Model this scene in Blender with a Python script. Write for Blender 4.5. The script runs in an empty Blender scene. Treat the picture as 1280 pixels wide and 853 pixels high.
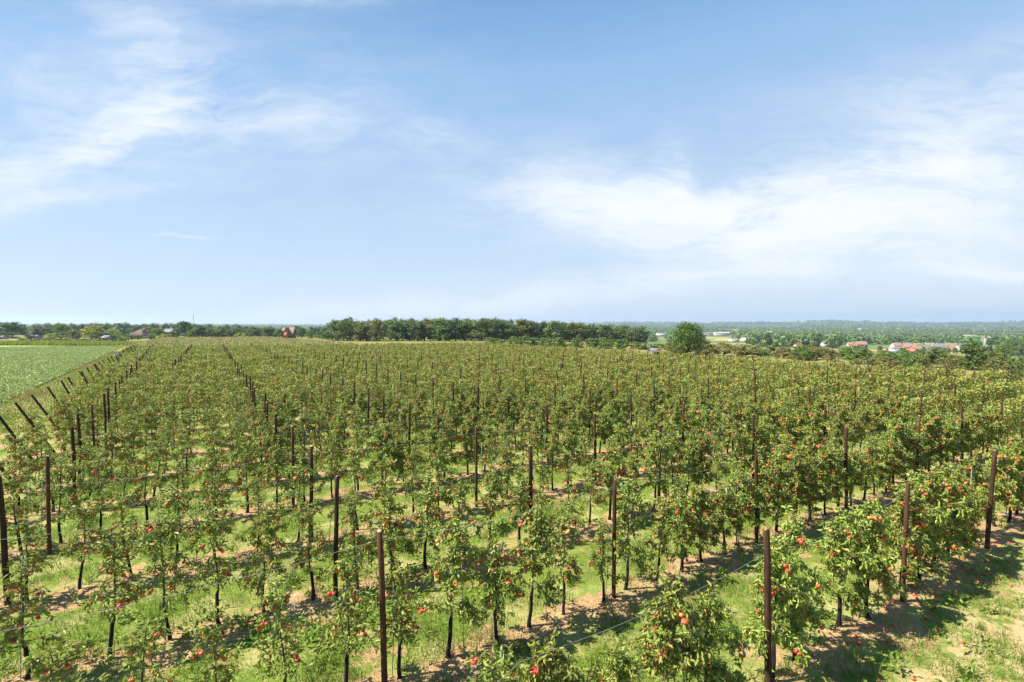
import bpy, math, random
import numpy as np
R = math.radians
scene = bpy.context.scene
COL = scene.collection

# ---------------------------------------------------------------- camera
CAM_H = 6.2
F = 608.0                      # focal length in pixels of the 1280 wide photo
cd = bpy.data.cameras.new('camera'); cam = bpy.data.objects.new('camera', cd); COL.objects.link(cam)
cam.location = (0, 0, CAM_H); cam.rotation_euler = (R(90 - 2.12), 0, 0)
cd.sensor_width = 36; cd.lens = 36 * F / 1280; cd.clip_start = 0.1; cd.clip_end = 30000
scene.camera = cam

# ---------------------------------------------------------------- light and exposure
SUN_EL, SUN_AZ = 50.0, 262.0    # azimuth clockwise from +Y (view direction): the sun stands to the left
scene.view_settings.view_transform = 'Standard'; scene.view_settings.look = 'None'
scene.view_settings.exposure = 1.4; scene.view_settings.gamma = 1; scene.view_settings.use_curve_mapping = False
sd = bpy.data.lights.new('sun', 'SUN'); sd.energy = 4.5; sd.angle = R(0.5); sd.color = (1, .93, .80)
sun = bpy.data.objects.new('sun', sd); COL.objects.link(sun)
sun.rotation_euler = (R(90 - SUN_EL), 0, R(180 - SUN_AZ)); sun.location = (-60, 0, 60)

world = bpy.data.worlds.new('World'); scene.world = world; world.use_nodes = True


class NT:
    """small node-tree writer"""
    def __init__(s, tree):
        s.t = tree; tree.nodes.clear()

    def n(s, kind, **kw):
        nd = s.t.nodes.new(kind)
        for k, v in kw.items():
            if k == 'ins':
                for key, val in v.items():
                    sock = nd.inputs[key]
                    if isinstance(val, bpy.types.NodeSocket): s.t.links.new(val, sock)
                    else: sock.default_value = val
            else: setattr(nd, k, v)
        return nd

    def m(s, op, a, b=None, c=None, clamp=False):
        nd = s.n('ShaderNodeMath', operation=op, use_clamp=clamp)
        for i, v in enumerate((a, b, c)):
            if v is None: continue
            if isinstance(v, bpy.types.NodeSocket): s.t.links.new(v, nd.inputs[i])
            else: nd.inputs[i].default_value = v
        return nd.outputs[0]

    def mix(s, f, a, b, mode='MIX'):
        nd = s.n('ShaderNodeMix', data_type='RGBA', blend_type=mode, clamp_factor=True)
        for idx, v in ((0, f), (6, a), (7, b)):
            if isinstance(v, bpy.types.NodeSocket): s.t.links.new(v, nd.inputs[idx])
            elif idx == 0: nd.inputs[0].default_value = v
            else: nd.inputs[idx].default_value = (*v[:3], 1)
        return nd.outputs[2]

    def noise(s, vec, scale, detail=4, rough=.55, dist=0.0):
        nd = s.n('ShaderNodeTexNoise', ins={'Scale': scale, 'Detail': detail, 'Roughness': rough, 'Distortion': dist})
        if vec is not None: s.t.links.new(vec, nd.inputs['Vector'])
        return nd.outputs['Fac']

    def ramp(s, f, stops):
        nd = s.n('ShaderNodeValToRGB'); s.t.links.new(f, nd.inputs[0])
        el = nd.color_ramp.elements
        while len(el) < len(stops): el.new(.5)
        for e, (p, c) in zip(el, stops):
            e.position = p; e.color = (*c, 1) if len(c) == 3 else c
        return nd.outputs[0]

    def smooth(s, v, a, b):
        nd = s.n('ShaderNodeMapRange', interpolation_type='SMOOTHSTEP')
        s.t.links.new(v, nd.inputs[0])
        for i, x in ((1, a), (2, b), (3, 0.0), (4, 1.0)): nd.inputs[i].default_value = x
        return nd.outputs[0]


def build_world():
    w = NT(world.node_tree)
    sky = w.n('ShaderNodeTexSky', sky_type='NISHITA', sun_disc=False, sun_elevation=R(SUN_EL), sun_rotation=R(SUN_AZ),
              altitude=60, air_density=1.0, dust_density=1.3, ozone_density=1.6)
    tc = w.n('ShaderNodeTexCoord').outputs['Generated']
    sep = w.n('ShaderNodeSeparateXYZ', ins={0: tc}).outputs
    # cirrus: bands of thin cloud at the places where the photo has them (direction = X/Y , Z/Y of the forward half)
    yy = w.m('MAXIMUM', sep[1], .05)
    gx = w.m('DIVIDE', sep[0], yy); gz = w.m('DIVIDE', sep[2], yy)
    fwd = w.smooth(sep[1], .05, .3)
    # wind-drawn domain: warp then stretch
    comb = w.n('ShaderNodeCombineXYZ', ins={0: gx, 1: gz, 2: 0.0}).outputs[0]
    warp = w.n('ShaderNodeTexNoise', ins={'Vector': comb, 'Scale': 2.2, 'Detail': 4, 'Roughness': .55})
    wv = w.n('ShaderNodeVectorMath', operation='MULTIPLY_ADD', ins={0: warp.outputs['Color'], 1: (.34, .15, 0), 2: comb}).outputs[0]
    st = w.n('ShaderNodeMapping', ins={'Vector': wv, 'Scale': (1.1, 3.8, 1), 'Rotation': (0, 0, R(-10))}).outputs[0]
    streak = w.noise(st, 2.6, 9, .6, .4)
    st2 = w.n('ShaderNodeMapping', ins={'Vector': wv, 'Scale': (1.3, 5.5, 1), 'Rotation': (0, 0, R(8))}).outputs[0]
    fine = w.noise(st2, 7.0, 8, .66, .9)
    wsep = w.n('ShaderNodeSeparateXYZ', ins={0: wv}).outputs
    wx = w.m('SUBTRACT', wsep[0], .17); wz = w.m('SUBTRACT', wsep[1], .075)
    blobs = [(850, 268, 140, 26, -6, 1.0), (1010, 290, 150, 34, -8, .8), (1215, 235, 140, 36, 6, .8), (840, 225, 22, 22, -40, .5), (1130, 205, 110, 22, 14, .35),
             (720, 362, 150, 13, 6, .75), (1240, 340, 70, 6, 0, .55), (1230, 130, 120, 40, 8, .3), (1100, 240, 380, 90, 6, .10),
             (70, 200, 85, 22, 14, .55), (160, 170, 70, 22, 30, .4), (205, 70, 60, 26, -40, .22), (330, 150, 160, 26, -8, .28), (150, 130, 260, 90, 0, .12),
             (390, 3, 75, 10, 4, .5), (420, 392, 70, 8, 3, .6), (240, 295, 20, 1.5, 0, .22), (60, 255, 120, 8, 8, .2)]
    tot = None
    for (u, v, su, sv, ang, amp) in blobs:
        cx, cz = (u - 640) / F, (404 - v) / F
        a = R(ang); ca, sa = math.cos(a), math.sin(a)
        dx = w.m('SUBTRACT', wx, cx); dz = w.m('SUBTRACT', wz, cz)
        e1 = w.m('MULTIPLY', w.m('ADD', w.m('MULTIPLY', dx, ca), w.m('MULTIPLY', dz, sa)), F / su)
        e2 = w.m('MULTIPLY', w.m('SUBTRACT', w.m('MULTIPLY', dz, ca), w.m('MULTIPLY', dx, sa)), F / sv)
        r2 = w.m('ADD', w.m('MULTIPLY', e1, e1), w.m('MULTIPLY', e2, e2))
        g = w.m('MULTIPLY', w.m('POWER', 2.718, w.m('MULTIPLY', r2, -.5)), amp)
        tot = g if tot is None else w.m('ADD', tot, g)
    nz = w.m('ADD', w.m('MULTIPLY', w.smooth(streak, .28, .72), .62), w.m('MULTIPLY', w.smooth(fine, .25, .75), .38))
    cover = w.m('MULTIPLY', tot, w.m('ADD', .02, w.m('MULTIPLY', w.m('POWER', nz, 1.25), 1.6)))
    cover = w.m('SUBTRACT', 1.0, w.m('POWER', 2.718, w.m('MULTIPLY', cover, -1.9)))
    cover = w.m('MULTIPLY', w.m('MULTIPLY', cover, fwd), 1.08, clamp=True)
    # thin summer veil over the clear blue, whiter where the air path is long
    sz = w.m('MAXIMUM', sep[2], 0.0)
    side = w.m('MULTIPLY', w.smooth(gx, -1.0, 1.2), fwd)
    veil = w.ramp(w.m('ADD', sz, w.m('MULTIPLY', side, -.10)), [(0, (.35, .435, .53)), (.06, (.325, .415, .515)), (.22, (.24, .35, .495)), (.40, (.165, .295, .475)), (.56, (.07, .185, .36)), (1, (.04, .12, .28))])
    veil = w.n('ShaderNodeVectorMath', operation='SCALE', ins={0: veil, 3: 10.0}).outputs[0]
    skyc = w.mix(.86, sky.outputs[0], veil)
    colr = w.mix(cover, skyc, (5.25, 5.5, 5.75))
    bg = w.n('ShaderNodeBackground', ins={'Color': colr, 'Strength': SKY_STRENGTH})
    out = w.n('ShaderNodeOutputWorld', ins={'Surface': bg.outputs[0]})


SKY_STRENGTH = 0.070
build_world()

# ---------------------------------------------------------------- helpers
RNG = np.random.default_rng(7)


def tag(o, label=None, cat=None, group=None, kind=None):
    if label: o['label'] = label
    if cat: o['category'] = cat
    if group: o['group'] = group
    if kind: o['kind'] = kind
    return o


def empty(name, loc, rz=0.0, scale=1.0):
    o = bpy.data.objects.new(name, None); COL.objects.link(o); o.location = loc; o.rotation_euler = (0, 0, rz)
    o.scale = (scale,) * 3 if not hasattr(scale, '__len__') else scale
    o.empty_display_size = .2
    return o


class MB:
    """collects vertices and faces (tris or quads) with material indices"""
    def __init__(s): s.v = []; s.f = []; s.n = 0

    def add(s, verts, faces, mi=0):
        verts = np.asarray(verts, float).reshape(-1, 3); faces = np.asarray(faces, int)
        s.v.append(verts); s.f.append((faces + s.n, mi)); s.n += len(verts)

    def box(s, c, size, mi=0, rz=0.0):
        x, y, z = np.array(size) / 2
        p = np.array([(-x, -y, -z), (x, -y, -z), (x, y, -z), (-x, y, -z), (-x, -y, z), (x, -y, z), (x, y, z), (-x, y, z)])
        if rz:
            k, q = math.cos(rz), math.sin(rz); p = p @ np.array([[k, q, 0], [-q, k, 0], [0, 0, 1]])
        s.add(p + np.array(c), [(0, 3, 2, 1), (4, 5, 6, 7), (0, 1, 5, 4), (1, 2, 6, 5), (2, 3, 7, 6), (3, 0, 4, 7)], mi)

    def tube(s, pts, rad, seg=6, mi=0, cap=True, mis=None):
        pts = np.asarray(pts, float); n = len(pts); rad = np.broadcast_to(np.asarray(rad, float), (n,))
        tan = np.gradient(pts, axis=0); tan /= np.linalg.norm(tan, axis=1)[:, None] + 1e-9
        ref = np.array([1, 0, 0]) if abs(tan[0][0]) < .8 else np.array([0, 1, 0])
        u = np.cross(tan, ref); u /= np.linalg.norm(u, axis=1)[:, None] + 1e-9; w = np.cross(tan, u)
        a = np.arange(seg) * 2 * math.pi / seg
        ring = pts[:, None] + rad[:, None, None] * (np.cos(a)[None, :, None] * u[:, None] + np.sin(a)[None, :, None] * w[:, None])
        base = s.n
        k = np.arange(seg); k2 = (k + 1) % seg
        for i in range(n - 1):
            fq = np.stack([i * seg + k, i * seg + k2, (i + 1) * seg + k2, (i + 1) * seg + k], 1)
            s.f.append((fq + base, mi if mis is None else mis[i]))
        s.v.append(ring.reshape(-1, 3)); s.n += n * seg
        if cap:
            c = s.n; s.v.append(pts[-1:].copy()); s.n += 1
            s.f.append((np.stack([(n - 1) * seg + k + base, (n - 1) * seg + k2 + base, np.full(seg, c)], 1), mi if mis is None else mis[-1]))

    def mesh(s, name, mats, smooth=False):
        me = bpy.data.meshes.new(name)
        V = np.concatenate(s.v) if s.v else np.zeros((0, 3))
        me.vertices.add(len(V)); me.vertices.foreach_set('co', V.astype(np.float32).ravel())
        idx = np.concatenate([f.ravel() for f, _ in s.f]); tot = np.concatenate([np.full(len(f), f.shape[1]) for f, _ in s.f])
        mi = np.concatenate([np.full(len(f), m) for f, m in s.f])
        me.loops.add(len(idx)); me.loops.foreach_set('vertex_index', idx.astype(np.int32))
        me.polygons.add(len(tot))
        start = np.concatenate([[0], np.cumsum(tot)[:-1]])
        me.polygons.foreach_set('loop_start', start.astype(np.int32))
        me.polygons.foreach_set('material_index', mi.astype(np.int32))
        if smooth: me.polygons.foreach_set('use_smooth', np.ones(len(tot), bool))
        for m in (mats if isinstance(mats, (list, tuple)) else [mats]): me.materials.append(m)
        me.update(calc_edges=True)
        return me

    def build(s, name, mats, parent=None, smooth=False):
        return link(name, s.mesh(name, mats, smooth), parent)


def link(name, me, parent=None):
    o = bpy.data.objects.new(name, me); COL.objects.link(o)
    if parent is not None: o.parent = parent
    return o


def unit(a): return a / (np.linalg.norm(a, axis=-1, keepdims=True) + 1e-9)


def add_leaves(mb, P, D, size, rng, mi=0, wide=.5, up=.75, fold=.18):
    """folded pointed leaves: base points P, tip directions D, lengths size; faces turned to the sky by 'up'"""
    n = len(P); D = unit(D)
    N = unit(np.array([0, 0, 1.]) * up + rng.normal(0, 1, (n, 3)) * (1 - up * .55))
    W = unit(np.cross(D, N)); N = np.cross(W, D)
    L = size[:, None]; hw = L * wide * .5
    v = np.stack([P, P + D * L * .3 + W * hw * .9 + N * L * fold * .6, P + D * L * .7 + W * hw * .75 + N * L * fold * .5,
                  P + D * L - N * L * .12, P + D * L * .7 - W * hw * .75 + N * L * fold * .5, P + D * L * .3 - W * hw * .9 + N * L * fold * .6], 1)
    b = np.arange(n)[:, None] * 6
    mb.add(v.reshape(-1, 3), np.concatenate([b + np.array([[0, 1, 2, 3]]), b + np.array([[0, 3, 4, 5]])]), mi)


def add_cards(mb, P, N, size, rng, mi=0, aspect=.7):
    """leafy twig faces: irregular quads centred at P facing N"""
    n = len(P); N = unit(N)
    T = unit(np.cross(N, rng.normal(0, 1, (n, 3)))); B = np.cross(N, T)
    s = size[:, None] * .5
    k = lambda: rng.uniform(.7, 1.2, (n, 1))
    v = np.stack([P - T * s * k(), P - B * s * aspect * k() + N * s * .2, P + T * s * k(), P + B * s * aspect * k() + N * s * .2], 1)
    mb.add(v.reshape(-1, 3), np.arange(n)[:, None] * 4 + np.array([[0, 1, 2, 3]]), mi)


# ---------------------------------------------------------------- terrain
P0 = np.array([-2.251, 8.007]); S = np.array([-1.811, 2.878]); RW = np.array([4.643, 2.890])   # first post of the 2nd row, step to next row, step to next post
RU = RW / np.linalg.norm(RW); SU = np.array([-RU[1], RU[0]]); ROWD = 3.4; POSTD = 5.469
PLANE = np.array([-.0046, -.0123])


def vnoise(x, y, seed=0):
    r = np.random.default_rng(seed); out = 0
    for _ in range(6):
        a, b, c = r.uniform(-1, 1), r.uniform(-1, 1), r.uniform(0, 6.28); q = math.hypot(a, b) + .2
        out = out + np.sin((a * x + b * y) / q + c)
    return out / 6


def sstep(x, a, b):
    t = np.clip((x - a) / (b - a), 0, 1); return t * t * (3 - 2 * t)


def gz(x, y):
    x = np.asarray(x, float); y = np.asarray(y, float)
    d = np.hypot(x, y)
    fade = 1 / (1 + (d / 900) ** 4) ** .25
    z = (PLANE[0] * x + PLANE[1] * y) * fade
    z = np.where(d < 330, PLANE[0] * x + PLANE[1] * y, z * sstep(d, 330, 500) + (PLANE[0] * x + PLANE[1] * y) * (1 - sstep(d, 330, 500)))
    z = np.clip(z, -9, 9)
    q = .95 * x + .3 * y
    drop = 26 * (1 - np.exp(-np.maximum(q - 85, 0) / 480.)) * sstep(q, 85, 190)
    far = sstep(d, 330, 1500)
    behind = sstep(y, 330, 900) * 20
    z = z - np.maximum(drop, behind * (q < 1e9))
    # gentle relief and the ridge on the horizon
    z = z + far * 4 * vnoise(x / 260, y / 260, 3)
    az = np.arctan2(x, y)
    uu = 640 + F * np.tan(np.clip(az, -1.2, 1.2))
    vt = np.interp(uu, [-200, 300, 420, 680, 740, 800, 880, 950, 1040, 1100, 1170, 1215, 1280, 1500], [407, 406.5, 406, 404.2, 402.3, 401.8, 402.6, 401.4, 399.6, 400.8, 402.2, 400.6, 399.4, 401])
    ridge = 26 + (404 - vt) / F * 7000 * np.cos(np.clip(az, -1.2, 1.2)) + 5 * vnoise(az * 27, az * 0, 6)
    z = z + ridge * sstep(d, 3300, 6800) * (.6 + .4 * sstep(d, 5200, 7000)) + 10 * sstep(d, 3000, 4500) * vnoise(x / 600, y / 500, 9)
    return z


def rowpos(x, y):
    """signed distance in metres from the nearest tree row, and the row coordinate"""
    w = ((x - P0[0]) * SU[0] + (y - P0[1]) * SU[1]) / ROWD
    return (w - np.round(w)) * ROWD, w


def to_lat(x, y):
    q0 = x - P0[0]; q1 = y - P0[1]
    return (q0 * SU[0] + q1 * SU[1]) / ROWD, (q0 * RU[0] + q1 * RU[1]) / POSTD


def lat(i, j):
    return P0 + SU * ROWD * i + RU * POSTD * j


def mound(x, y):
    dw, w = rowpos(x, y); d = np.hypot(x, y); i, j = to_lat(x, y)
    inside = (i > -3) & (j > -2.5) & (j < 12)
    return inside * (1 - sstep(d, 14, 26)) * (.07 * np.exp(-(dw / .45) ** 2) + .018 * vnoise(x * 5, y * 5, 11) + .012 * vnoise(x * 13, y * 13, 12))


def ground(x, y): return gz(x, y) + mound(x, y)


def at(u, d): return (u - 640) / F * d, d          # where the ray of photo column u reaches depth d


def zat(v, d): return CAM_H + (404 - v) / F * d


# ---------------------------------------------------------------- materials
def mat(name):
    m = bpy.data.materials.new(name); m.use_nodes = True
    return m, NT(m.node_tree)


def finish(t, bsdf):
    t.n('ShaderNodeOutputMaterial', ins={'Surface': bsdf})


def leaf_mat(name, c1, c2, c3, trans=.35, rough=.5, tree_var=.25, spec=.35, under=0.0):
    """leaf colours vary from leaf to leaf and a little from plant to plant; some light passes through"""
    m, t = mat(name)
    g = t.n('ShaderNodeNewGeometry'); oi = t.n('ShaderNodeObjectInfo')
    c = t.ramp(g.outputs['Random Per Island'], [(0, c1), (.55, c2), (.9, c2), (1, c3)])
    if under: c = t.mix(t.m('MULTIPLY', g.outputs['Backfacing'], under), c, (.40, .46, .21))
    hsv = t.n('ShaderNodeHueSaturation', ins={'Color': c, 'Hue': t.m('ADD', .5 - .012, t.m('MULTIPLY', oi.outputs['Random'], .024)),
              'Value': t.m('ADD', 1 - tree_var * .5, t.m('MULTIPLY', oi.outputs['Random'], tree_var))})
    b = t.n('ShaderNodeBsdfPrincipled', ins={'Base Color': hsv.outputs[0], 'Roughness': rough, 'Specular IOR Level': spec})
    tr = t.n('ShaderNodeBsdfTranslucent', ins={'Color': t.mix(.5, hsv.outputs[0], (.16, .22, .03))})
    mx = t.n('ShaderNodeMixShader', ins={0: trans, 1: b.outputs[0], 2: tr.outputs[0]})
    finish(t, mx.outputs[0]); return m


def plain(name, c, rough=.8, var=.3, scale=6.0, metal=0.0, spec=.3):
    m, t = mat(name)
    co = t.n('ShaderNodeTexCoord').outputs['Object']
    n = t.noise(co, scale, 5, .6)
    dark = tuple(x * (1 - var) for x in c); lite = tuple(min(1, x * (1 + var)) for x in c)
    b = t.n('ShaderNodeBsdfPrincipled', ins={'Base Color': t.ramp(n, [(.3, dark), (.7, lite)]), 'Roughness': rough, 'Metallic': metal, 'Specular IOR Level': spec})
    finish(t, b.outputs[0]); return m


def wood_post():
    m, t = mat('weathered_post_wood')
    co = t.n('ShaderNodeTexCoord').outputs['Object']; oi = t.n('ShaderNodeObjectInfo')
    off = t.n('ShaderNodeVectorMath', operation='ADD', ins={0: co, 1: oi.outputs['Location']}).outputs[0]
    mp = t.n('ShaderNodeMapping', ins={'Vector': off, 'Scale': (26, 26, 1.6)}).outputs[0]
    grain = t.noise(mp, 1.5, 6, .65); blot = t.noise(off, 2.3, 4, .6)
    c = t.ramp(grain, [(.32, (.013, .008, .005)), (.55, (.058, .028, .014)), (.78, (.17, .085, .042))])
    c = t.mix(t.smooth(blot, .52, .75), c, (.035, .024, .02))
    c = t.mix(t.m('MULTIPLY', t.smooth(oi.outputs['Random'], .5, 1.0), .4), c, (.15, .07, .038))
    bmp = t.n('ShaderNodeBump', ins={'Height': grain, 'Strength': .5, 'Distance': .01})
    b = t.n('ShaderNodeBsdfPrincipled', ins={'Base Color': c, 'Roughness': .85, 'Specular IOR Level': .2, 'Normal': bmp.outputs[0]})
    finish(t, b.outputs[0]); return m


def bark(name, c1, c2):
    m, t = mat(name)
    co = t.n('ShaderNodeTexCoord').outputs['Object']
    mp = t.n('ShaderNodeMapping', ins={'Vector': co, 'Scale': (30, 30, 6)}).outputs[0]
    n = t.noise(mp, 1.2, 5, .65)
    bmp = t.n('ShaderNodeBump', ins={'Height': n, 'Strength': .6, 'Distance': .01})
    b = t.n('ShaderNodeBsdfPrincipled', ins={'Base Color': t.ramp(n, [(.3, c1), (.7, c2)]), 'Roughness': .9, 'Specular IOR Level': .15, 'Normal': bmp.outputs[0]})
    finish(t, b.outputs[0]); return m


def apple_skin():
    m, t = mat('apple_skin')
    co = t.n('ShaderNodeTexCoord').outputs['Object']; oi = t.n('ShaderNodeObjectInfo'); g = t.n('ShaderNodeNewGeometry')
    rn = t.m('FRACT', t.m('ADD', oi.outputs['Random'], g.outputs['Random Per Island']))
    n = t.noise(co, 22, 4, .6)
    red = t.ramp(rn, [(0, (.38, .016, .024)), (.45, (.58, .045, .035)), (.8, (.66, .13, .055)), (1, (.70, .34, .11))])
    c = t.mix(t.m('MULTIPLY', t.smooth(n, .45, .7), .5), red, (.66, .36, .10))
    b = t.n('ShaderNodeBsdfPrincipled', ins={'Base Color': c, 'Roughness': .38, 'Specular IOR Level': .45})
    finish(t, b.outputs[0]); return m


def ground_mat():
    m, t = mat('orchard_and_country_ground')
    pos = t.n('ShaderNodeNewGeometry').outputs['Position']
    sp = t.n('ShaderNodeSeparateXYZ', ins={0: pos}).outputs
    X, Y = sp[0], sp[1]
    lin = lambda a, b, c: t.m('ADD', t.m('ADD', t.m('MULTIPLY', X, float(a)), t.m('MULTIPLY', Y, float(b))), float(c))
    w = lin(SU[0] / ROWD, SU[1] / ROWD, -(P0 @ SU) / ROWD)          # row coordinate
    j = lin(RU[0] / POSTD, RU[1] / POSTD, -(P0 @ RU) / POSTD)
    n1 = t.noise(pos, .9, 6, .6); n2 = t.noise(pos, 3.5, 6, .65); n3 = t.noise(pos, 17, 5, .65); n0 = t.noise(pos, .18, 4, .5); n4 = t.noise(pos, 55, 3, .6)
    fr = t.m('ABSOLUTE', t.m('SUBTRACT', t.m('FRACT', t.m('ADD', w, .5)), .5))   # 0 on the row, .5 mid alley
    fr = t.m('ADD', fr, t.m('MULTIPLY', t.m('SUBTRACT', n1, .5), 1.5))
    fr = t.m('ADD', fr, t.m('MULTIPLY', t.m('SUBTRACT', n2, .5), .7))
    soil = t.m('SUBTRACT', 1.0, t.smooth(fr, .08, .20))
    # grass
    grass = t.ramp(n2, [(.25, (.075, .12, .016)), (.5, (.14, .20, .03)), (.75, (.22, .26, .055))])
    grass = t.mix(t.m('MULTIPLY', t.smooth(n1, .47, .64), .85), grass, (.36, .32, .13))
    grass = t.mix(t.m('MULTIPLY', t.smooth(n3, .5, .75), .45), grass, (.045, .085, .015))
    # bare sandy soil with straw and clods
    soilc = t.ramp(n3, [(.25, (.19, .115, .055)), (.5, (.36, .23, .115)), (.8, (.52, .37, .20))])
    soilc = t.mix(t.smooth(n2, .5, .72), soilc, (.52, .40, .22))
    soilc = t.mix(t.m('MULTIPLY', t.smooth(n4, .55, .75), .5), soilc, (.14, .08, .045))
    # the driven headland on the near side of the front row is worn and dry
    worn = t.m('MULTIPLY', t.m('SUBTRACT', 1.0, t.smooth(w, -1.42, -1.2)), t.smooth(t.m('ADD', n2, t.m('MULTIPLY', n1, .6)), .66, .9))
    grass = t.mix(worn, grass, t.mix(n3, (.30, .21, .10), (.52, .41, .22)))
    orch = t.mix(soil, grass, soilc)
    # where the orchard is
    inside = t.m('MULTIPLY', t.smooth(j, -2.6, -2.2), t.m('SUBTRACT', 1.0, t.smooth(j, 11.9, 12.3)))
    inside = t.m('MULTIPLY', inside, t.m('SUBTRACT', 1.0, t.smooth(w, 34.6, 35)))
    meadow = t.mix(t.smooth(n0, .4, .65), t.mix(t.smooth(n1, .35, .7), (.14, .165, .035), (.24, .225, .07)), (.22, .18, .07))
    near = t.mix(inside, meadow, orch)
    # the valley: patchwork of meadows, stubble and crops
    dist = t.n('ShaderNodeVectorMath', operation='LENGTH', ins={0: pos}).outputs['Value']
    mp = t.n('ShaderNodeMapping', ins={'Vector': pos, 'Scale': (1 / 190, 1 / 120, 0), 'Rotation': (0, 0, .35)}).outputs[0]
    vo = t.n('ShaderNodeTexVoronoi', feature='F1', distance='CHEBYCHEV', ins={'Vector': mp, 'Scale': 1.0, 'Randomness': .8})
    rc = t.n('ShaderNodeSeparateColor', ins={0: vo.outputs['Color']}).outputs[0]
    fields = t.ramp(rc, [(0, (.11, .16, .04)), (.3, (.17, .20, .06)), (.5, (.36, .29, .13)), (.7, (.13, .18, .05)), (.85, (.42, .34, .17)), (1, (.10, .14, .04))])
    fields.node.color_ramp.interpolation = 'CONSTANT'
    fields = t.mix(t.m('MULTIPLY', n0, .5), fields, (.12, .15, .05))
    c = t.mix(t.smooth(dist, 290, 400), near, fields)
    woods = t.noise(t.n('ShaderNodeMapping', ins={'Vector': pos, 'Scale': (1 / 500, 1 / 800, 0)}).outputs[0], 1, 6, .6)
    c = t.mix(t.m('MULTIPLY', t.smooth(dist, 2200, 3600), t.smooth(woods, .40, .46)), c, (.05, .075, .025))
    bh = t.m('ADD', n2, t.m('ADD', t.m('MULTIPLY', n3, .5), t.m('MULTIPLY', n4, .25)))
    bmp = t.n('ShaderNodeBump', ins={'Height': bh, 'Strength': .6, 'Distance': .09})
    b = t.n('ShaderNodeBsdfPrincipled', ins={'Base Color': c, 'Roughness': .95, 'Specular IOR Level': .1, 'Normal': bmp.outputs[0]})
    finish(t, b.outputs[0]); return m


def field_mat():
    m, t = mat('leafy_field_soil')
    pos = t.n('ShaderNodeNewGeometry').outputs['Position']
    n1 = t.noise(pos, .35, 5, .6); n2 = t.noise(pos, 2.2, 6, .7)
    c = t.ramp(n2, [(.3, (.15, .20, .055)), (.55, (.25, .31, .10)), (.8, (.38, .43, .17))])
    c = t.mix(t.smooth(n1, .45, .7), c, (.33, .37, .16))
    b = t.n('ShaderNodeBsdfPrincipled', ins={'Base Color': c, 'Roughness': .9, 'Specular IOR Level': .15})
    finish(t, b.outputs[0]); return m


M = {}
M['apple_leaf'] = leaf_mat('apple_leaf', (.15, .205, .022), (.33, .395, .062), (.60, .55, .16), .40, .42, .3, .3, .4)
M['far_leaf'] = leaf_mat('apple_leaf_of_distant_rows', (.165, .22, .035), (.325, .38, .088), (.52, .50, .17), .38, .5, 0)
M['apple'] = apple_skin()
M['bark_low'] = bark('old_black_bark', (.010, .009, .009), (.038, .033, .03))
M['bark_up'] = bark('brown_shoot_bark', (.06, .04, .028), (.16, .115, .08))
M['post'] = wood_post()
M['post_end'] = plain('sawn_post_end', (.34, .25, .17), .9, .3, 40)
M['cane'] = plain('grey_cane', (.31, .30, .26), .75, .25, 30)
M['wire'] = plain('zinc_wire', (.30, .30, .28), .7, .15, 4, 0)
M['grass'] = leaf_mat('grass_blade', (.09, .165, .018), (.175, .255, .034), (.42, .38, .14), .35, .5, 0)
M['weed'] = leaf_mat('weed_leaf', (.10, .19, .022), (.19, .30, .045), (.34, .37, .09), .35, .5, 0)
M['dry'] = leaf_mat('dry_grass_stalk', (.34, .25, .11), (.45, .34, .16), (.30, .28, .10), .3, .8, 0)
M['beet'] = leaf_mat('field_crop_leaf', (.28, .34, .11), (.42, .48, .19), (.58, .60, .32), .3, .45, 0)
M['mustard'] = leaf_mat('yellow_green_crop', (.20, .27, .025), (.34, .38, .045), (.45, .44, .06), .35, .6, 0)
M['maize'] = leaf_mat('maize_leaf', (.10, .16, .03), (.18, .25, .05), (.26, .30, .08), .35, .5, 0)
M['tassel'] = leaf_mat('maize_tassel', (.42, .34, .13), (.50, .42, .18), (.34, .34, .11), .3, .8, 0)
M['t_dark'] = leaf_mat('dark_foliage', (0.038, 0.073, 0.024), (0.084, 0.136, 0.042), (0.131, 0.174, 0.052), .25, .55, .35)
M['t_mid'] = leaf_mat('mid_green_foliage', (0.07, 0.129, 0.031), (0.14, 0.218, 0.055), (0.215, 0.273, 0.069), .28, .55, .35)
M['t_olive'] = leaf_mat('olive_foliage', (0.098, 0.122, 0.033), (0.188, 0.211, 0.061), (0.276, 0.269, 0.081), .28, .6, .3)
M['t_yellow'] = leaf_mat('yellow_green_foliage', (.21, .25, .016), (.37, .40, .028), (.48, .46, .05), .35, .55, .2)
M['t_bright'] = leaf_mat('fresh_green_foliage', (0.072, 0.144, 0.019), (0.138, 0.228, 0.034), (0.216, 0.288, 0.048), .35, .55, .25)
M['t_lone'] = leaf_mat('full_green_foliage', (.04, .075, .014), (.088, .145, .024), (.15, .19, .035), .28, .55, .2)
M['t_grey'] = leaf_mat('grey_green_foliage', (0.112, 0.15, 0.09), (0.195, 0.232, 0.15), (0.27, 0.3, 0.195), .25, .6, .2)
M['t_rust'] = leaf_mat('brownish_scrub_foliage', (0.122, 0.106, 0.036), (0.227, 0.195, 0.069), (0.309, 0.244, 0.081), .28, .6, .3)
M['trunk'] = bark('grey_brown_bark', (.05, .04, .03), (.12, .095, .07))
M['white'] = plain('white_render', (.43, .42, .40), .8, .06, 1.2)
M['cream'] = plain('cream_render', (.48, .42, .34), .8, .08, 1.2)
M['brick'] = plain('red_brick', (.36, .15, .095), .85, .22, 3.0)
M['roof_orange'] = plain('orange_roof_tile', (.25, .165, .12), .75, .2, 2.0)
M['roof_brown'] = plain('brown_roof_tile', (.13, .08, .06), .8, .2, 2.0)
M['roof_grey'] = plain('slate_roof', (.17, .18, .20), .6, .15, 2.0)
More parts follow.
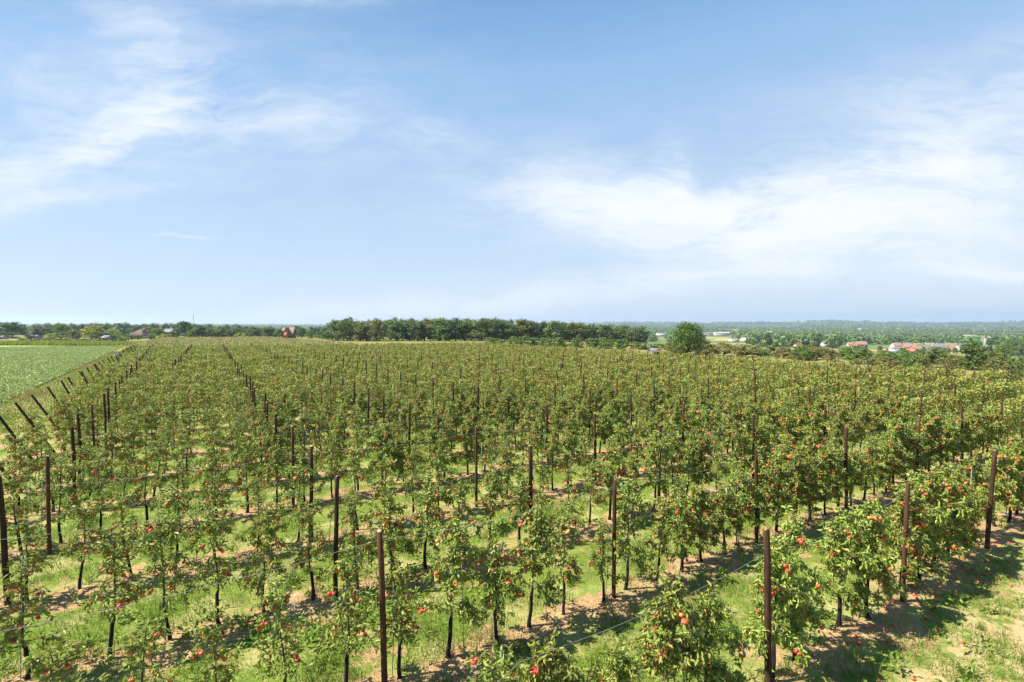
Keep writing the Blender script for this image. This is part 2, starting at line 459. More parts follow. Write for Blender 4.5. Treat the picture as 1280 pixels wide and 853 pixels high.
M['glass'] = plain('window_glass', (.035, .045, .055), .12, .1, 1.0, 0, .6)
M['steel'] = plain('pale_steel', (.60, .61, .62), .45, .1, 2.0, .2)
M['red_paint'] = plain('red_paint', (.50, .07, .05), .5, .1, 2.0)
M['concrete'] = plain('grey_concrete', (.36, .36, .35), .85, .12, 3.0)
M['plastic'] = plain('pale_grey_plastic', (.17, .19, .21), .6, .08, 2.0)
M['hedge'] = leaf_mat('hedge_foliage', (0.017, 0.034, 0.014), (0.036, 0.06, 0.022), (0.06, 0.084, 0.026), .2, .6, .2)

# ---------------------------------------------------------------- ground sheet
def build_ground():
    na = 720; rad = np.concatenate([[.0], .8 * (13500 / .8) ** (np.arange(230) / 229)])
    a = np.arange(na) * 2 * math.pi / na
    rr, aa = np.meshgrid(rad[1:], a, indexing='ij')
    x, y = rr * np.sin(aa), rr * np.cos(aa)
    z = ground(x, y)
    V = np.concatenate([[[0, 0, float(ground(0, 0))]], np.stack([x, y, z], -1).reshape(-1, 3)])
    mb = MB(); k = np.arange(na); k2 = (k + 1) % na
    fs = []
    for i in range(len(rad) - 2):
        fs.append(np.stack([1 + i * na + k, 1 + (i + 1) * na + k, 1 + (i + 1) * na + k2, 1 + i * na + k2], 1))
    mb.v.append(V); mb.n = len(V)
    mb.f.append((np.concatenate(fs)[:, ::-1], 0)); mb.f.append((np.stack([np.zeros(na, int), 1 + k2, 1 + k], 1), 0))
    o = mb.build('ground', ground_mat(), smooth=True)
    tag(o, 'rolling ground of orchard grass, sandy soil strips and distant fields', None, None, 'structure')


build_ground()

# edge of the row ends on the left (anchor line) and the parallel field edge
def j_end(i): return -1.02 - .036 * i        # first upright post of row i
def field_edge_x(y): return -22.5 - .715 * (y - 25) - 8.6


def sheet(name, poly, dz, m, label):
    mb = MB(); p = np.array(poly, float); mb.add(np.column_stack([p, gz(p[:, 0], p[:, 1]) + dz]), [list(range(len(p)))])
    return tag(mb.build(name, m), label, None, None, 'structure')


FY0, FY1 = 30.0, 158.0
sheet('field', [(field_edge_x(FY0), FY0), (field_edge_x(FY1), FY1), (-265, FY1), (-265, FY0)], .03, field_mat(), 'pale green crop field at the far left')

# ---------------------------------------------------------------- haze
def build_haze():
    mb = MB(); mb.box((0, 0, 46), (27400, 27400, 196))      # bottom -52 .. top 144
    m = bpy.data.materials.new('thin_summer_haze'); m.use_nodes = True
    t = NT(m.node_tree)
    pv = t.n('ShaderNodeVolumePrincipled', ins={'Color': (.64, .79, 1, 1), 'Density': HAZE, 'Anisotropy': .2})
    t.n('ShaderNodeOutputMaterial', ins={'Volume': pv.outputs[0]})
    tag(mb.build('haze', m), 'thin pale haze over the valley and far hills', None, None, 'stuff')


HAZE = 1.15e-4
build_haze()

# ---------------------------------------------------------------- words for labels
_ONES = 'zeroth first second third fourth fifth sixth seventh eighth ninth tenth eleventh twelfth thirteenth fourteenth fifteenth sixteenth seventeenth eighteenth nineteenth'.split()
_TENS = {2: ('twenty', 'twentieth'), 3: ('thirty', 'thirtieth'), 4: ('forty', 'fortieth'), 5: ('fifty', 'fiftieth'), 6: ('sixty', 'sixtieth'), 7: ('seventy', 'seventieth'), 8: ('eighty', 'eightieth'), 9: ('ninety', 'ninetieth')}
def ordinal(n):
    if n < 20: return _ONES[n]
    if n >= 100: return 'hundred-and-' + ordinal(n - 100)
    a, b = divmod(n, 10)
    return _TENS[a][1] if b == 0 else _TENS[a][0] + '-' + _ONES[b]
def row_name(i):
    k = int(i) + 2
    return 'the frontmost row' if k == 1 else ordinal(k) + ' row from the front'


def project(x, y, z):
    """photo pixel of a world point"""
    p = R(2.12); c, s = math.cos(p), math.sin(p)
    dz = z - CAM_H; f = y * c - dz * s; up = y * s + dz * c
    if f < .3: return -9999, -9999
    return 640 + F * x / f, 426.5 - F * up / f


# ---------------------------------------------------------------- apple trees
def apple_tree_proto(seed, dens, napp, h):
    """trunk mesh, crown mesh, apple positions for one espalier-like spindle tree"""
    rng = np.random.default_rng(seed)
    tk = MB(); cr = MB()
    zs = np.array([-.05, .0, .12, .35, .62, .72, 1.05, 1.4, 1.75, 2.05, h])
    zs = np.where(zs > 1.0, 1.0 + (zs - 1.0) * (h - 1.0) / (h - 1.0), zs)
    off = np.cumsum(rng.normal(0, .015, (len(zs), 2)), 0); off -= off[1]; off[:2] = 0
    pts = np.column_stack([off, zs])
    r = np.array([.052, .046, .037, .034, .033, .021, .018, .015, .011, .008, .004]) * rng.uniform(.85, 1.15)
    tk.tube(pts, r, 8, mis=[0, 0, 0, 0, 0, 1, 1, 1, 1, 1])
    app = []
    nb = int(round(18 * (.55 + .45 * dens))); lp = []; ld = []
    az0 = rng.uniform(0, 6.28)
    for b in range(nb):
        f = (b + rng.uniform(-.3, .3)) / (nb - 1); f = min(max(f, 0), 1)
        z0 = .72 + f * (h - .95)
        L = (.76 - .38 * f) * rng.uniform(.6, 1.25) * (.88 + .22 * dens)
        a = az0 + b * 2.4 + rng.uniform(-.5, .5)
        base = np.array([np.interp(z0, zs, pts[:, 0]), np.interp(z0, zs, pts[:, 1]), z0])
        el = rng.uniform(.05, .75); droop = rng.uniform(.55, 1.5)
        tt = np.linspace(0, 1, 6)
        # longer along the row (local x) than across it
        hx, hy = math.cos(a) * 1.0, math.sin(a) * .82
        B = base + L * np.stack([hx * tt * math.cos(el), hy * tt * math.cos(el), math.sin(el) * tt - droop * .5 * tt ** 2.2], 1)
        B[1:] += rng.normal(0, .018, (5, 3))
        tk.tube(B, np.linspace(.009, .0035, 6), 4, 1, cap=False)
        twigs = [B]
        for _ in range(int(2 + 3 * dens)):
            q = rng.uniform(.3, .95); s0 = np.array([np.interp(q, tt, B[:, c]) for c in range(3)])
            d = unit(rng.normal(0, 1, 3) + np.array([0, 0, -.15])) * rng.uniform(.12, .26)
            tw = s0 + np.linspace(0, 1, 3)[:, None] * d; tw[2, 2] -= .03
            tk.tube(tw, [.004, .003, .002], 3, 1, cap=False); twigs.append(tw)
        for k, T in enumerate(twigs):
            ln = np.linalg.norm(np.diff(T, axis=0), axis=1).sum()
            n = int(ln * (80 if k == 0 else 106) * (.45 + .75 * dens) + rng.uniform(0, 3))
            q = rng.uniform(.12 if k == 0 else .05, 1, n) ** .8
            par = np.linspace(0, 1, len(T)); P = np.stack([np.interp(q, par, T[:, c]) for c in range(3)], 1)
            dr = unit(T[-1] - T[0])
            D = rng.normal(0, 1, (n, 3)) * .7 + dr * .5 + np.array([0, 0, -.5])
            lp.append(P + rng.normal(0, .028, (n, 3))); ld.append(D)
        if b > 0:
            for _ in range(rng.poisson(1.65 * napp / nb)):
                q = rng.uniform(.35, 1.05); s0 = np.array([np.interp(q, tt, B[:, c]) for c in range(3)])
                for _c in range(1 if rng.random() < .6 else 2): app.append(s0 + np.array([rng.normal(0, .03), rng.normal(0, .03), -.055 - rng.uniform(0, .05)]))
    # upright young shoots near the top
    for _ in range(rng.integers(2, 6)):
        z0 = rng.uniform(.55, .95) * h; a = rng.uniform(0, 6.28); r0 = rng.uniform(.02, .3) * (1.25 - z0 / h); ln = rng.uniform(.25, .6)
        s0 = np.array([np.interp(z0, zs, pts[:, 0]) + math.cos(a) * r0, np.interp(z0, zs, pts[:, 1]) + math.sin(a) * r0, z0])
        tw = s0 + np.linspace(0, 1, 4)[:, None] * np.array([math.cos(a) * .12, math.sin(a) * .12, ln])
        tk.tube(tw, [.005, .004, .003, .002], 3, 1, cap=False)
        n = int(ln * 70); q = rng.uniform(0, 1, n); lp.append(s0 + q[:, None] * (tw[-1] - s0)); ld.append(rng.normal(0, 1, (n, 3)) * [1, 1, .4] + np.array([0, 0, .25]))
    # a leafy leader
    n = int(60 * (.5 + dens)); q = rng.uniform(.9, h, n)
    lp.append(np.stack([np.interp(q, zs, pts[:, 0]), np.interp(q, zs, pts[:, 1]), q], 1) + rng.normal(0, .03, (n, 3)))
    ld.append(rng.normal(0, 1, (n, 3)) + np.array([0, 0, .2]))
    P = np.concatenate(lp); D = np.concatenate(ld)
    add_leaves(cr, P, D, rng.uniform(.055, .115, len(P)), rng, wide=.42, up=.55)
    return tk.mesh('trunk', [M['bark_low'], M['bark_up']], True), cr.mesh('crown', M['apple_leaf']), np.array(app)


def apple_mesh():
    """a slightly ribbed apple with dimples and a stalk"""
    mb = MB(); seg, rings = 10, 7
    th = np.linspace(.0, math.pi, rings + 1); a = np.arange(seg) * 2 * math.pi / seg
    rad = np.sin(th) * (1 + .12 * np.cos(th)); zz = np.cos(th) * .92 - .22 * np.exp(-(th / .45) ** 2) + .14 * np.exp(-((math.pi - th) / .4) ** 2)
    V = np.stack([rad[:, None] * np.cos(a) * (1 + .03 * np.cos(5 * a)), rad[:, None] * np.sin(a) * (1 + .03 * np.cos(5 * a)), np.repeat(zz[:, None], seg, 1)], -1).reshape(-1, 3) * .0365
    k = np.arange(seg); k2 = (k + 1) % seg
    F_ = np.concatenate([np.stack([(i + 1) * seg + k, (i + 1) * seg + k2, i * seg + k2, i * seg + k], 1) for i in range(rings)])
    mb.add(V, F_, 0)
    mb.tube([(0, 0, .028), (.002, 0, .045), (.006, .002, .056)], [.0022, .002, .002], 4, 1)
    return mb.mesh('apple', [M['apple'], M['bark_up']], True)


APPLE = apple_mesh()


def apples_joined(app):
    """all fruit of a distant tree"""
    mb = MB(); n = len(app)
    th = np.array([0, 1.05, 2.1, math.pi]); a = np.arange(6) * math.pi / 3
    V = np.concatenate([[[0, 0, .75]], np.stack([np.cos(a), np.sin(a), np.full(6, .45)], 1) * [.85, .85, 1], np.stack([np.cos(a), np.sin(a), np.full(6, -.45)], 1) * [.8, .8, 1], [[0, 0, -.85]]]) * .041
    k = np.arange(6); k2 = (k + 1) % 6
    tri = np.concatenate([np.stack([np.zeros(6, int), 1 + k, 1 + k2], 1), np.stack([7 + k2, 7 + k, np.full(6, 13)], 1)])
    quad = np.stack([1 + k, 7 + k, 7 + k2, 1 + k2], 1)
    b = np.arange(n)[:, None, None] * 14
    mb.v.append((app[:, None] + V[None]).reshape(-1, 3)); mb.n = n * 14
    mb.f.append(((tri[None] + b).reshape(-1, 3), 0)); mb.f.append(((quad[None] + b).reshape(-1, 4), 0))
    return mb.mesh('apples', M['apple'], True)


SPEC = [('sparse', .22, 10), ('sparse', .34, 18), ('thin', .28, 13), ('sparse', .42, 24), ('bushy', .6, 22), ('bushy', .66, 32), ('bushy', .55, 15), ('bushy', .7, 26),
        ('dense', .84, 26), ('dense', .95, 38), ('dense', .88, 32), ('dense', 1.0, 44)]
PROTO = []
for k, (word, dens, na) in enumerate(SPEC):
    tk, cr, app = apple_tree_proto(100 + k, dens, na, 2.2 + .4 * ((k * 7) % 5) / 4)
    PROTO.append(dict(word=word, trunk=tk, crown=cr, app=app, apples=apples_joined(app), n=len(app)))

I_MIN, I_MAX, J_MAX = -1, 34, 11.9
TREES = []      # x, y, i, density position
trng = np.random.default_rng(21)
for i in range(I_MIN, I_MAX + 1):
    j = math.floor((j_end(i) - .42) * 6) / 6 + 1 / 12
    while j < J_MAX:
        jj = j + trng.normal(0, .012)
        if trng.random() > .035 and not (i == -1 and j % 1 > .88):
            p = lat(i, jj) + SU * ((.13 if i == -1 else .11) + trng.normal(0, .07))
            TREES.append((p[0], p[1], i, jj))
        j += 1 / 6
def in_frame(x, y, m=60, zt=2.4):
    z = float(gz(x, y))
    u, v = project(x, y, z + zt); u2, v2 = project(x, y, z)
    return u > -m and u < 1280 + m and v < 853 + 20 and y > .5
seen = [t for t in TREES if in_frame(*t[:2])]
seen.sort(key=lambda t: math.hypot(t[0], t[1]))
near_trees, far_trees = seen[:300], seen[300:]

def pick_proto(x, y, i, j, rng):
    """the rows get denser towards the right of the block; the middle of the two front rows is thin"""
    q = x / max(y, 4) * .6 + .52 + rng.normal(0, .25)
    if i >= 3: q += .18
    if i in (0, 1, 2) and x < 4: q -= .16
    if i == -1 and j > 1.0: q = max(q, .6)
    if i == -1: q += .22 if j > 1.0 else -.12
    if i == 0 and j < 1.0: q -= .12
    q = min(max(q, 0), .999)
    return int(q * 12)

counts = {}
for t in sorted(near_trees, key=lambda t: project(t[0], t[1], float(gz(t[0], t[1])) + 1.2)[0]):
    counts.setdefault(t[2], []).append(t[:2])
order = {(p, i): k + 1 for i, L in counts.items() for k, p in enumerate(L)}
prng = np.random.default_rng(5)
APPLE_PARTS = 40
CANE_SPOTS = []
for rank, (x, y, i, j) in enumerate(near_trees):
    k = pick_proto(x, y, i, j, prng); pr = PROTO[k]
    sc = prng.uniform(.86, 1.1)
    rz = math.atan2(RU[1], RU[0]) + (math.pi if prng.random() < .5 else 0) + prng.normal(0, .25)
    o = empty('apple_tree', (x, y, float(ground(x, y)) - .01), rz, (sc, sc, sc * prng.uniform(.9, 1.06)))
    o.rotation_euler = (prng.normal(0, .035), prng.normal(0, .035), rz)
    if i == -1 and j > 1.0: o.scale = (o.scale[0] * 1.12, o.scale[1] * 1.05, max(o.scale[2] * 1.08, 1.04))
    if i in (0, 1) and x > 6: o.scale[2] *= 1.06
    fruit = 'few' if pr['n'] < 14 else 'some' if pr['n'] < 24 else 'many'
    tag(o, f"{pr['word']} apple tree with {fruit} red apples, {ordinal(order[((x, y), i)])} from left in {row_name(i)}", 'apple tree', 'apple trees standing in rows')
    link('trunk', pr['trunk'], o); link('crown', pr['crown'], o)
    if rank < APPLE_PARTS:
        for a in pr['app']:
            ap = link('apple', APPLE, o); ap.location = a; ap.rotation_euler = (prng.normal(0, .3), prng.normal(0, .3), prng.uniform(0, 6.28))
            s2 = prng.uniform(.75, 1.15); ap.scale = (s2, s2, s2)
    else:
        ap = link('apples', pr['apples'], o); ap['kind'] = 'stuff'
    if rank < 190 and prng.random() < .42: CANE_SPOTS.append((x, y, i, j))

def far_orchard():
    rng = np.random.default_rng(9)
    lv = []; tr = MB(); apl = []
    mb = MB()
    for (x, y, i, j) in far_trees:
        d = math.hypot(x, y); n = int(np.clip(330 * 45 / d, 150, 330)); h = rng.uniform(2.05, 2.6)
        z = rng.uniform(.55, h, n); f = (z - .55) / (h - .55)
        rr = (.68 - .36 * f) * np.sqrt(rng.uniform(0.05, 1, n)); a = rng.uniform(0, 6.28, n)
        # clumps along branches
        a = np.round(a * 1.4 + z * .8) / 1.4 + rng.normal(0, .22, n)
        lx, ly = np.cos(a) * rr * 1.05, np.sin(a) * rr * .85
        P = np.stack([x + RU[0] * lx + SU[0] * ly, y + RU[1] * lx + SU[1] * ly, float(gz(x, y)) + z], 1)
        D = rng.normal(0, 1, (n, 3)) + np.array([0, 0, -.3])
        size = rng.uniform(.12, .2, n) * np.clip((d / 45) ** .5, .9, 1.5)
        lv.append((P, D, size))
        g = float(gz(x, y))
        tr_pts = [(x, y, g - .05), (x + rng.normal(0, .02), y, g + .6), (x + rng.normal(0, .05), y, g + h * .95)]
        mb.tube(tr_pts, [.04, .03, .008], 4, 1, cap=False)
        for _ in range(rng.poisson(17)):
            q = rng.integers(0, n); apl.append(P[q] + np.array([0, 0, -.06]))
    P = np.concatenate([a for a, b, c in lv]); D = np.concatenate([b for a, b, c in lv]); s = np.concatenate([c for a, b, c in lv])
    add_leaves(mb, P, D, s, rng, 0, .55, .6)
    A = np.array(apl); n = len(A)
    octa = np.array([(0, 0, .9), (1, 0, 0), (0, 1, 0), (-1, 0, 0), (0, -1, 0), (0, 0, -.9)]) * .06
    tri = np.array([(0, 1, 2), (0, 2, 3), (0, 3, 4), (0, 4, 1), (5, 2, 1), (5, 3, 2), (5, 4, 3), (5, 1, 4)])
    mb.v.append((A[:, None] + octa).reshape(-1, 3)); base = mb.n; mb.n += n * 6
    mb.f.append(((tri[None] + np.arange(n)[:, None, None] * 6 + base).reshape(-1, 3), 2))
    o = mb.build('distant_orchard_foliage', [M['far_leaf'], M['bark_low'], M['apple']])
    tag(o, 'mass of fruiting apple trees in the distant orchard rows', None, None, 'stuff')


far_orchard()

# ---------------------------------------------------------------- posts
def post_mesh(seed, h=2.8, r=.054):
    rng = np.random.default_rng(seed); mb = MB()
    z = np.array([-.3, 0, .5, 1.1, 1.7, 2.3, h - .012, h]); n = len(z)
    off = np.cumsum(rng.normal(0, .006, (n, 2)), 0); off -= off[1]
    rad = r * np.linspace(1.08, .92, n); rad[-1] -= .008
    mb.tube(np.column_stack([off, z]), rad, 10, 0, cap=False)
    # sawn end
    k = np.arange(10); base = (n - 1) * 10
    c = mb.n; mb.v.append(np.array([[off[-1, 0], off[-1, 1], h + .002]])); mb.n += 1
    mb.f.append((np.stack([base + k, base + (k + 1) % 10, np.full(10, c)], 1), 1))
    return mb.mesh('post', [M['post'], M['post_end']], True)


POSTS = [post_mesh(300 + k, 2.72 + .05 * (k % 3), (.046 + .004 * (k % 3))) for k in range(6)]
pspots = []
LEAN = {(0, 0): (-.012, -.03), (-1, 1): (0, -.05), (1, 0): (0, -.02)}
for i in range(I_MIN, I_MAX + 1):
    je = j_end(i)
    pspots.append((i, je, 'end'))
    j = math.ceil(je + .55)
    while j < 12.1:
        pspots.append((i, j, 'mid')); j += 1
srng = np.random.default_rng(77)
plist = []
for (i, j, kind) in pspots:
    p = lat(i, j) + RU * srng.normal(0, .06) + SU * srng.normal(0, .05)
    # three or so of the posts stand where the photo shows them a little off the grid
    if i == -1: p = p - SU * .14
    if kind == 'end' and i == 2: p = lat(2.03, -1.14)
    if kind == 'end' and i == 3: p = lat(2.85, -1.12)
    if in_frame(p[0], p[1], 30, 2.75): plist.append((p[0], p[1], i, j, kind))
alist = []
for i in range(4, I_MAX + 1):
    p = lat(i, j_end(i) - .34)
    if in_frame(p[0], p[1], 60, 2.4): alist.append((p[0], p[1], i))
plist.sort(key=lambda t: math.hypot(t[0], t[1]))
near_posts, far_posts = plist[:270], plist[270:]
rows = {}
for t in sorted(near_posts, key=lambda t: project(t[0], t[1], 2)[0]): rows.setdefault(t[2], []).append(t)
porder = {t: k + 1 for L in rows.values() for k, t in enumerate(L)}
post_tops = {}
for n, t in enumerate(near_posts):
    x, y, i, j, kind = t
    o = link('wooden_post', POSTS[n % 6]); z = float(ground(x, y))
    dz = 0
    if i == -1 and j == 0: dz = -.34
    o.location = (x, y, z + dz)
    lx, ly = srng.normal(0, .012), srng.normal(0, .018)
    if i == 2 and kind == 'end': ly = -.06
    if i == 0 and j == 0: ly = -.012
    if i == -1 and j == 1: ly = -.03
    o.rotation_euler = (lx, ly, srng.uniform(0, 6.28) * 0)
    word = 'short' if dz < -.2 else 'dark brown'
    tag(o, f"{word} wooden trellis post, {ordinal(porder[t])} from the left in {row_name(i)}", 'post', 'trellis posts in the orchard rows')
fb = MB()
for (x, y, i, j, kind) in far_posts:
    z = float(gz(x, y)); fb.tube([(x, y, z - .1), (x + srng.normal(0, .03), y, z + 2.75 + srng.normal(0, .05))], [.056, .05], 5, 0)
o = fb.build('distant_post_rows', [M['post']], smooth=True)
tag(o, 'many thin dark posts standing in the distant orchard rows', None, None, 'stuff')
# leaning anchor posts at the row ends by the grass strip
base_dir = -RU
AP = post_mesh(400, 2.95, .055)
for (x, y, i) in alist:
    o = link('anchor_post', AP)
    o.location = (x, y, float(gz(x, y)))
    lean = .42 + srng.normal(0, .05)
    ax = np.array([-base_dir[1], base_dir[0]])   # rotate about the horizontal axis across the row, so the top leans outwards
    from mathutils import Matrix, Vector
    o.rotation_mode = 'QUATERNION'
    o.rotation_quaternion = Matrix.Rotation(lean, 3, Vector((ax[0], ax[1], 0))).to_quaternion()
    tag(o, f"leaning dark anchor post at the left end of {ordinal(i + 2)} row from the front", 'post', 'leaning anchor posts at the row ends')

# ---------------------------------------------------------------- trellis wires and canes
for i in range(I_MIN, 12):
    mb = MB(); pts = []
    js = [j_end(i)] + list(range(math.ceil(j_end(i) + .55), 13))
    for a, b in zip(js[:-1], js[1:]):
        for q in np.linspace(0, 1, 9)[:-1]:
            jj = a + (b - a) * q; p = lat(i, jj) + SU * .06
            sag = .12 * 4 * q * (1 - q)
            h = (2.56 if i > -1 else 2.3) - (.34 if (i == -1 and a == 0 and q == 0) else 0)
            pts.append((p[0], p[1], float(ground(*p)) + h - sag))
    mb.tube(pts, .0034 if i in (0, 1) else .0022, 5, 0)
    tag(mb.build('trellis_wire', [M['wire']], smooth=True), f"pale sagging wire strung along the post tops of {row_name(i)}", 'wire', 'trellis wires of the rows')
cm = []
for k in range(4):
    mb = MB(); r2 = np.random.default_rng(500 + k); n = 6
    z = np.linspace(-.1, 1.75 + .14 * k, n); off = np.cumsum(r2.normal(0, .008, (n, 2)), 0)
    mb.tube(np.column_stack([off, z]), .0075, 6, 0); cm.append(mb.mesh('cane', [M['cane']], True))
crow = {}
spots = sorted(CANE_SPOTS, key=lambda t: project(t[0], t[1], 1.0)[0])
for n, (x, y, i, j) in enumerate(spots):
    crow[i] = crow.get(i, 0) + 1
    p = np.array([x, y]) + RU * srng.uniform(-.45, .45) + SU * srng.normal(0, .05)
    o = link('support_cane', cm[n % 4]); o.location = (p[0], p[1], float(ground(*p))); o.rotation_euler = (srng.normal(0, .03), srng.normal(0, .03), 0)
    tag(o, f"thin grey support cane between apple trees, {ordinal(crow[i])} from left in {row_name(i)}", 'cane', 'grey support canes in the rows')

# ---------------------------------------------------------------- fallen apples
frng = np.random.default_rng(31)
for n in range(64):
    i = -1; j = frng.uniform(.9, 3.4); dw = -abs(frng.normal(.25, .6))
    p = lat(i, j) + SU * dw
    if not in_frame(p[0], p[1], 10, .05): continue
    o = link('fallen_apple', APPLE); o.location = (p[0], p[1], float(ground(*p)) + .028); o.rotation_euler = tuple(frng.uniform(0, 6.28, 3))
    tag(o, 'fallen red apple lying on the soil and grass beside the frontmost row', 'apple', 'fallen apples under the front row')

# ---------------------------------------------------------------- grass, weeds, leaves on the ground (uncountable)
def blades(mb, P, h, w, rng, mi=0, lean=.5):
    n = len(P); a = rng.uniform(0, 6.28, n); W = np.stack([np.cos(a), np.sin(a), np.zeros(n)], 1)
    b = rng.uniform(0, 6.28, n); Ld = np.stack([np.cos(b), np.sin(b), np.zeros(n)], 1) * (h * lean * rng.uniform(.2, 1.2, n))[:, None]
    H = np.array([0, 0, 1.]) * h[:, None]; w = w[:, None] / 2
    v = np.stack([P - W * w, P + W * w, P + W * w * .8 + H * .6 + Ld * .4, P - W * w * .8 + H * .6 + Ld * .4, P + H * .95 + Ld], 1)
    k = np.arange(n)[:, None] * 5
    base = mb.n; mb.v.append(v.reshape(-1, 3)); mb.n += n * 5
    mb.f.append((k + np.array([[0, 1, 2, 3]]) + base, mi)); mb.f.append((k + np.array([[3, 2, 4]]) + base, mi))


def scatter(rng, n, d0, d1, power=1.0):
    """points in the view wedge (a little wider than the frame)"""
    d = np.sqrt(rng.uniform(d0 ** 2, d1 ** 2, n)) if power == 1 else d0 + (d1 - d0) * rng.uniform(0, 1, n) ** power
    a = rng.uniform(-.93, .93, n)
    return d * np.sin(a), d * np.cos(a)


def build_grass():
    rng = np.random.default_rng(41); mb = MB()
    for (n, d0, d1, hs, ws, pw) in ((330000, 4.5, 26, 1.0, 1.0, 1.35), (130000, 22, 52, 1.5, 3.0, 1.2)):
        x, y = scatter(rng, n, d0, d1, pw)
        dw, w = rowpos(x, y); i, j = to_lat(x, y)
        c1 = vnoise(x * 1.3, y * 1.3, 51); c2 = vnoise(x * 4.2, y * 4.2, 52); c3 = vnoise(x * .5, y * .5, 53)
        fr = np.abs(dw) + c1 * .75 + c2 * .5 + c3 * .3
        keep = (rng.random(n) < sstep(fr, .45, .95) * (.35 + .65 * sstep(c2 + c1 * .6, -.45, .35))) & (j > j_end(i) - 2.2)
        keep &= (w > -1.3) | (rng.random(n) < .22 + .5 * (c1 + c2 > .25))
        x, y, fr, c1, c2 = x[keep], y[keep], fr[keep], c1[keep], c2[keep]; n = len(x)
        lush = .6 + .5 * sstep(c1 + c2, -.5, .6)
        h = rng.uniform(.045, .15, n) * hs * lush; wd = rng.uniform(.006, .013, n) * ws
        blades(mb, np.stack([x, y, ground(x, y) - .01], 1), h, wd, rng, 0, .7)
    # taller tufts
    n = 700; cx, cy = scatter(rng, n, 4.6, 34, 1.2); per = 46
    r_ = np.repeat(rng.uniform(.05, .22, n), per); x = np.repeat(cx, per) + rng.normal(0, 1, n * per) * r_; y = np.repeat(cy, per) + rng.normal(0, 1, n * per) * r_
    i, j = to_lat(x, y); keep = j > j_end(i) - 2; x, y, r_ = x[keep], y[keep], r_[keep]
    blades(mb, np.stack([x, y, ground(x, y) - .01], 1), rng.uniform(.12, .34, len(x)) * (.6 + 2 * r_), rng.uniform(.007, .014, len(x)), rng, 0, .6)
    # dry stalks
    n = 90000; x, y = scatter(rng, n, 4.5, 30, 1.3); dw, w = rowpos(x, y); c = vnoise(x * 2, y * 2, 55)
    keep = rng.random(n) < sstep(c, -.1, .5); x, y = x[keep], y[keep]
    blades(mb, np.stack([x, y, ground(x, y) - .01], 1), rng.uniform(.04, .18, len(x)), rng.uniform(.005, .01, len(x)), rng, 1, .8)
    tag(mb.build('grass', [M['grass'], M['dry']]), 'short green and dry grass between the tree rows', None, None, 'stuff')
    # broad-leaved weeds in clumps
    mb = MB(); n = 1900; x, y = scatter(rng, n, 4.6, 32, 1.1); dw, w = rowpos(x, y); i, j = to_lat(x, y)
    bias = np.where(x < -2, 1.0, .35)
    keep = (rng.random(n) < bias * sstep(vnoise(x * 1.1, y * 1.1, 56), -.3, .3)) & (j > j_end(i) - .5)
    x, y = x[keep], y[keep]; P = []; D = []; sz = []
    for a, b in zip(x, y):
        m_ = rng.integers(10, 38); r_ = rng.uniform(.1, .3); hh = rng.uniform(.08, .34)
        q = rng.normal(0, 1, (m_, 3)) * [r_ * .5, r_ * .5, 0]; q[:, 2] = rng.uniform(0.02, hh, m_)
        P.append(q + np.array([a, b, float(ground(a, b))])); D.append(q * [2, 2, .3] + rng.normal(0, .25, (m_, 3))); sz.append(rng.uniform(.07, .15, m_))
    add_leaves(mb, np.concatenate(P), np.concatenate(D), np.concatenate(sz), rng, 0, .5, .7)
    tag(mb.build('weeds', [M['weed']]), 'leafy green weeds sprouting in the grass', None, None, 'stuff')
    # dry leaves and clods on the bare strips
    mb = MB(); n = 26000; x, y = scatter(rng, n, 4.6, 24, 1.3); dw, w = rowpos(x, y)
    keep = np.abs(dw) < .55 + .3 * vnoise(x * 2, y * 2, 58); x, y = x[keep], y[keep]; n = len(x)
    add_leaves(mb, np.stack([x, y, ground(x, y) + .012], 1), rng.normal(0, 1, (n, 3)) * [1, 1, .15], rng.uniform(.03, .075, n), rng, 0, .5, .95)
    tag(mb.build('leaf_litter', [M['dry']]), 'dry fallen leaves on the sandy soil under the trees', None, None, 'stuff')


build_grass()

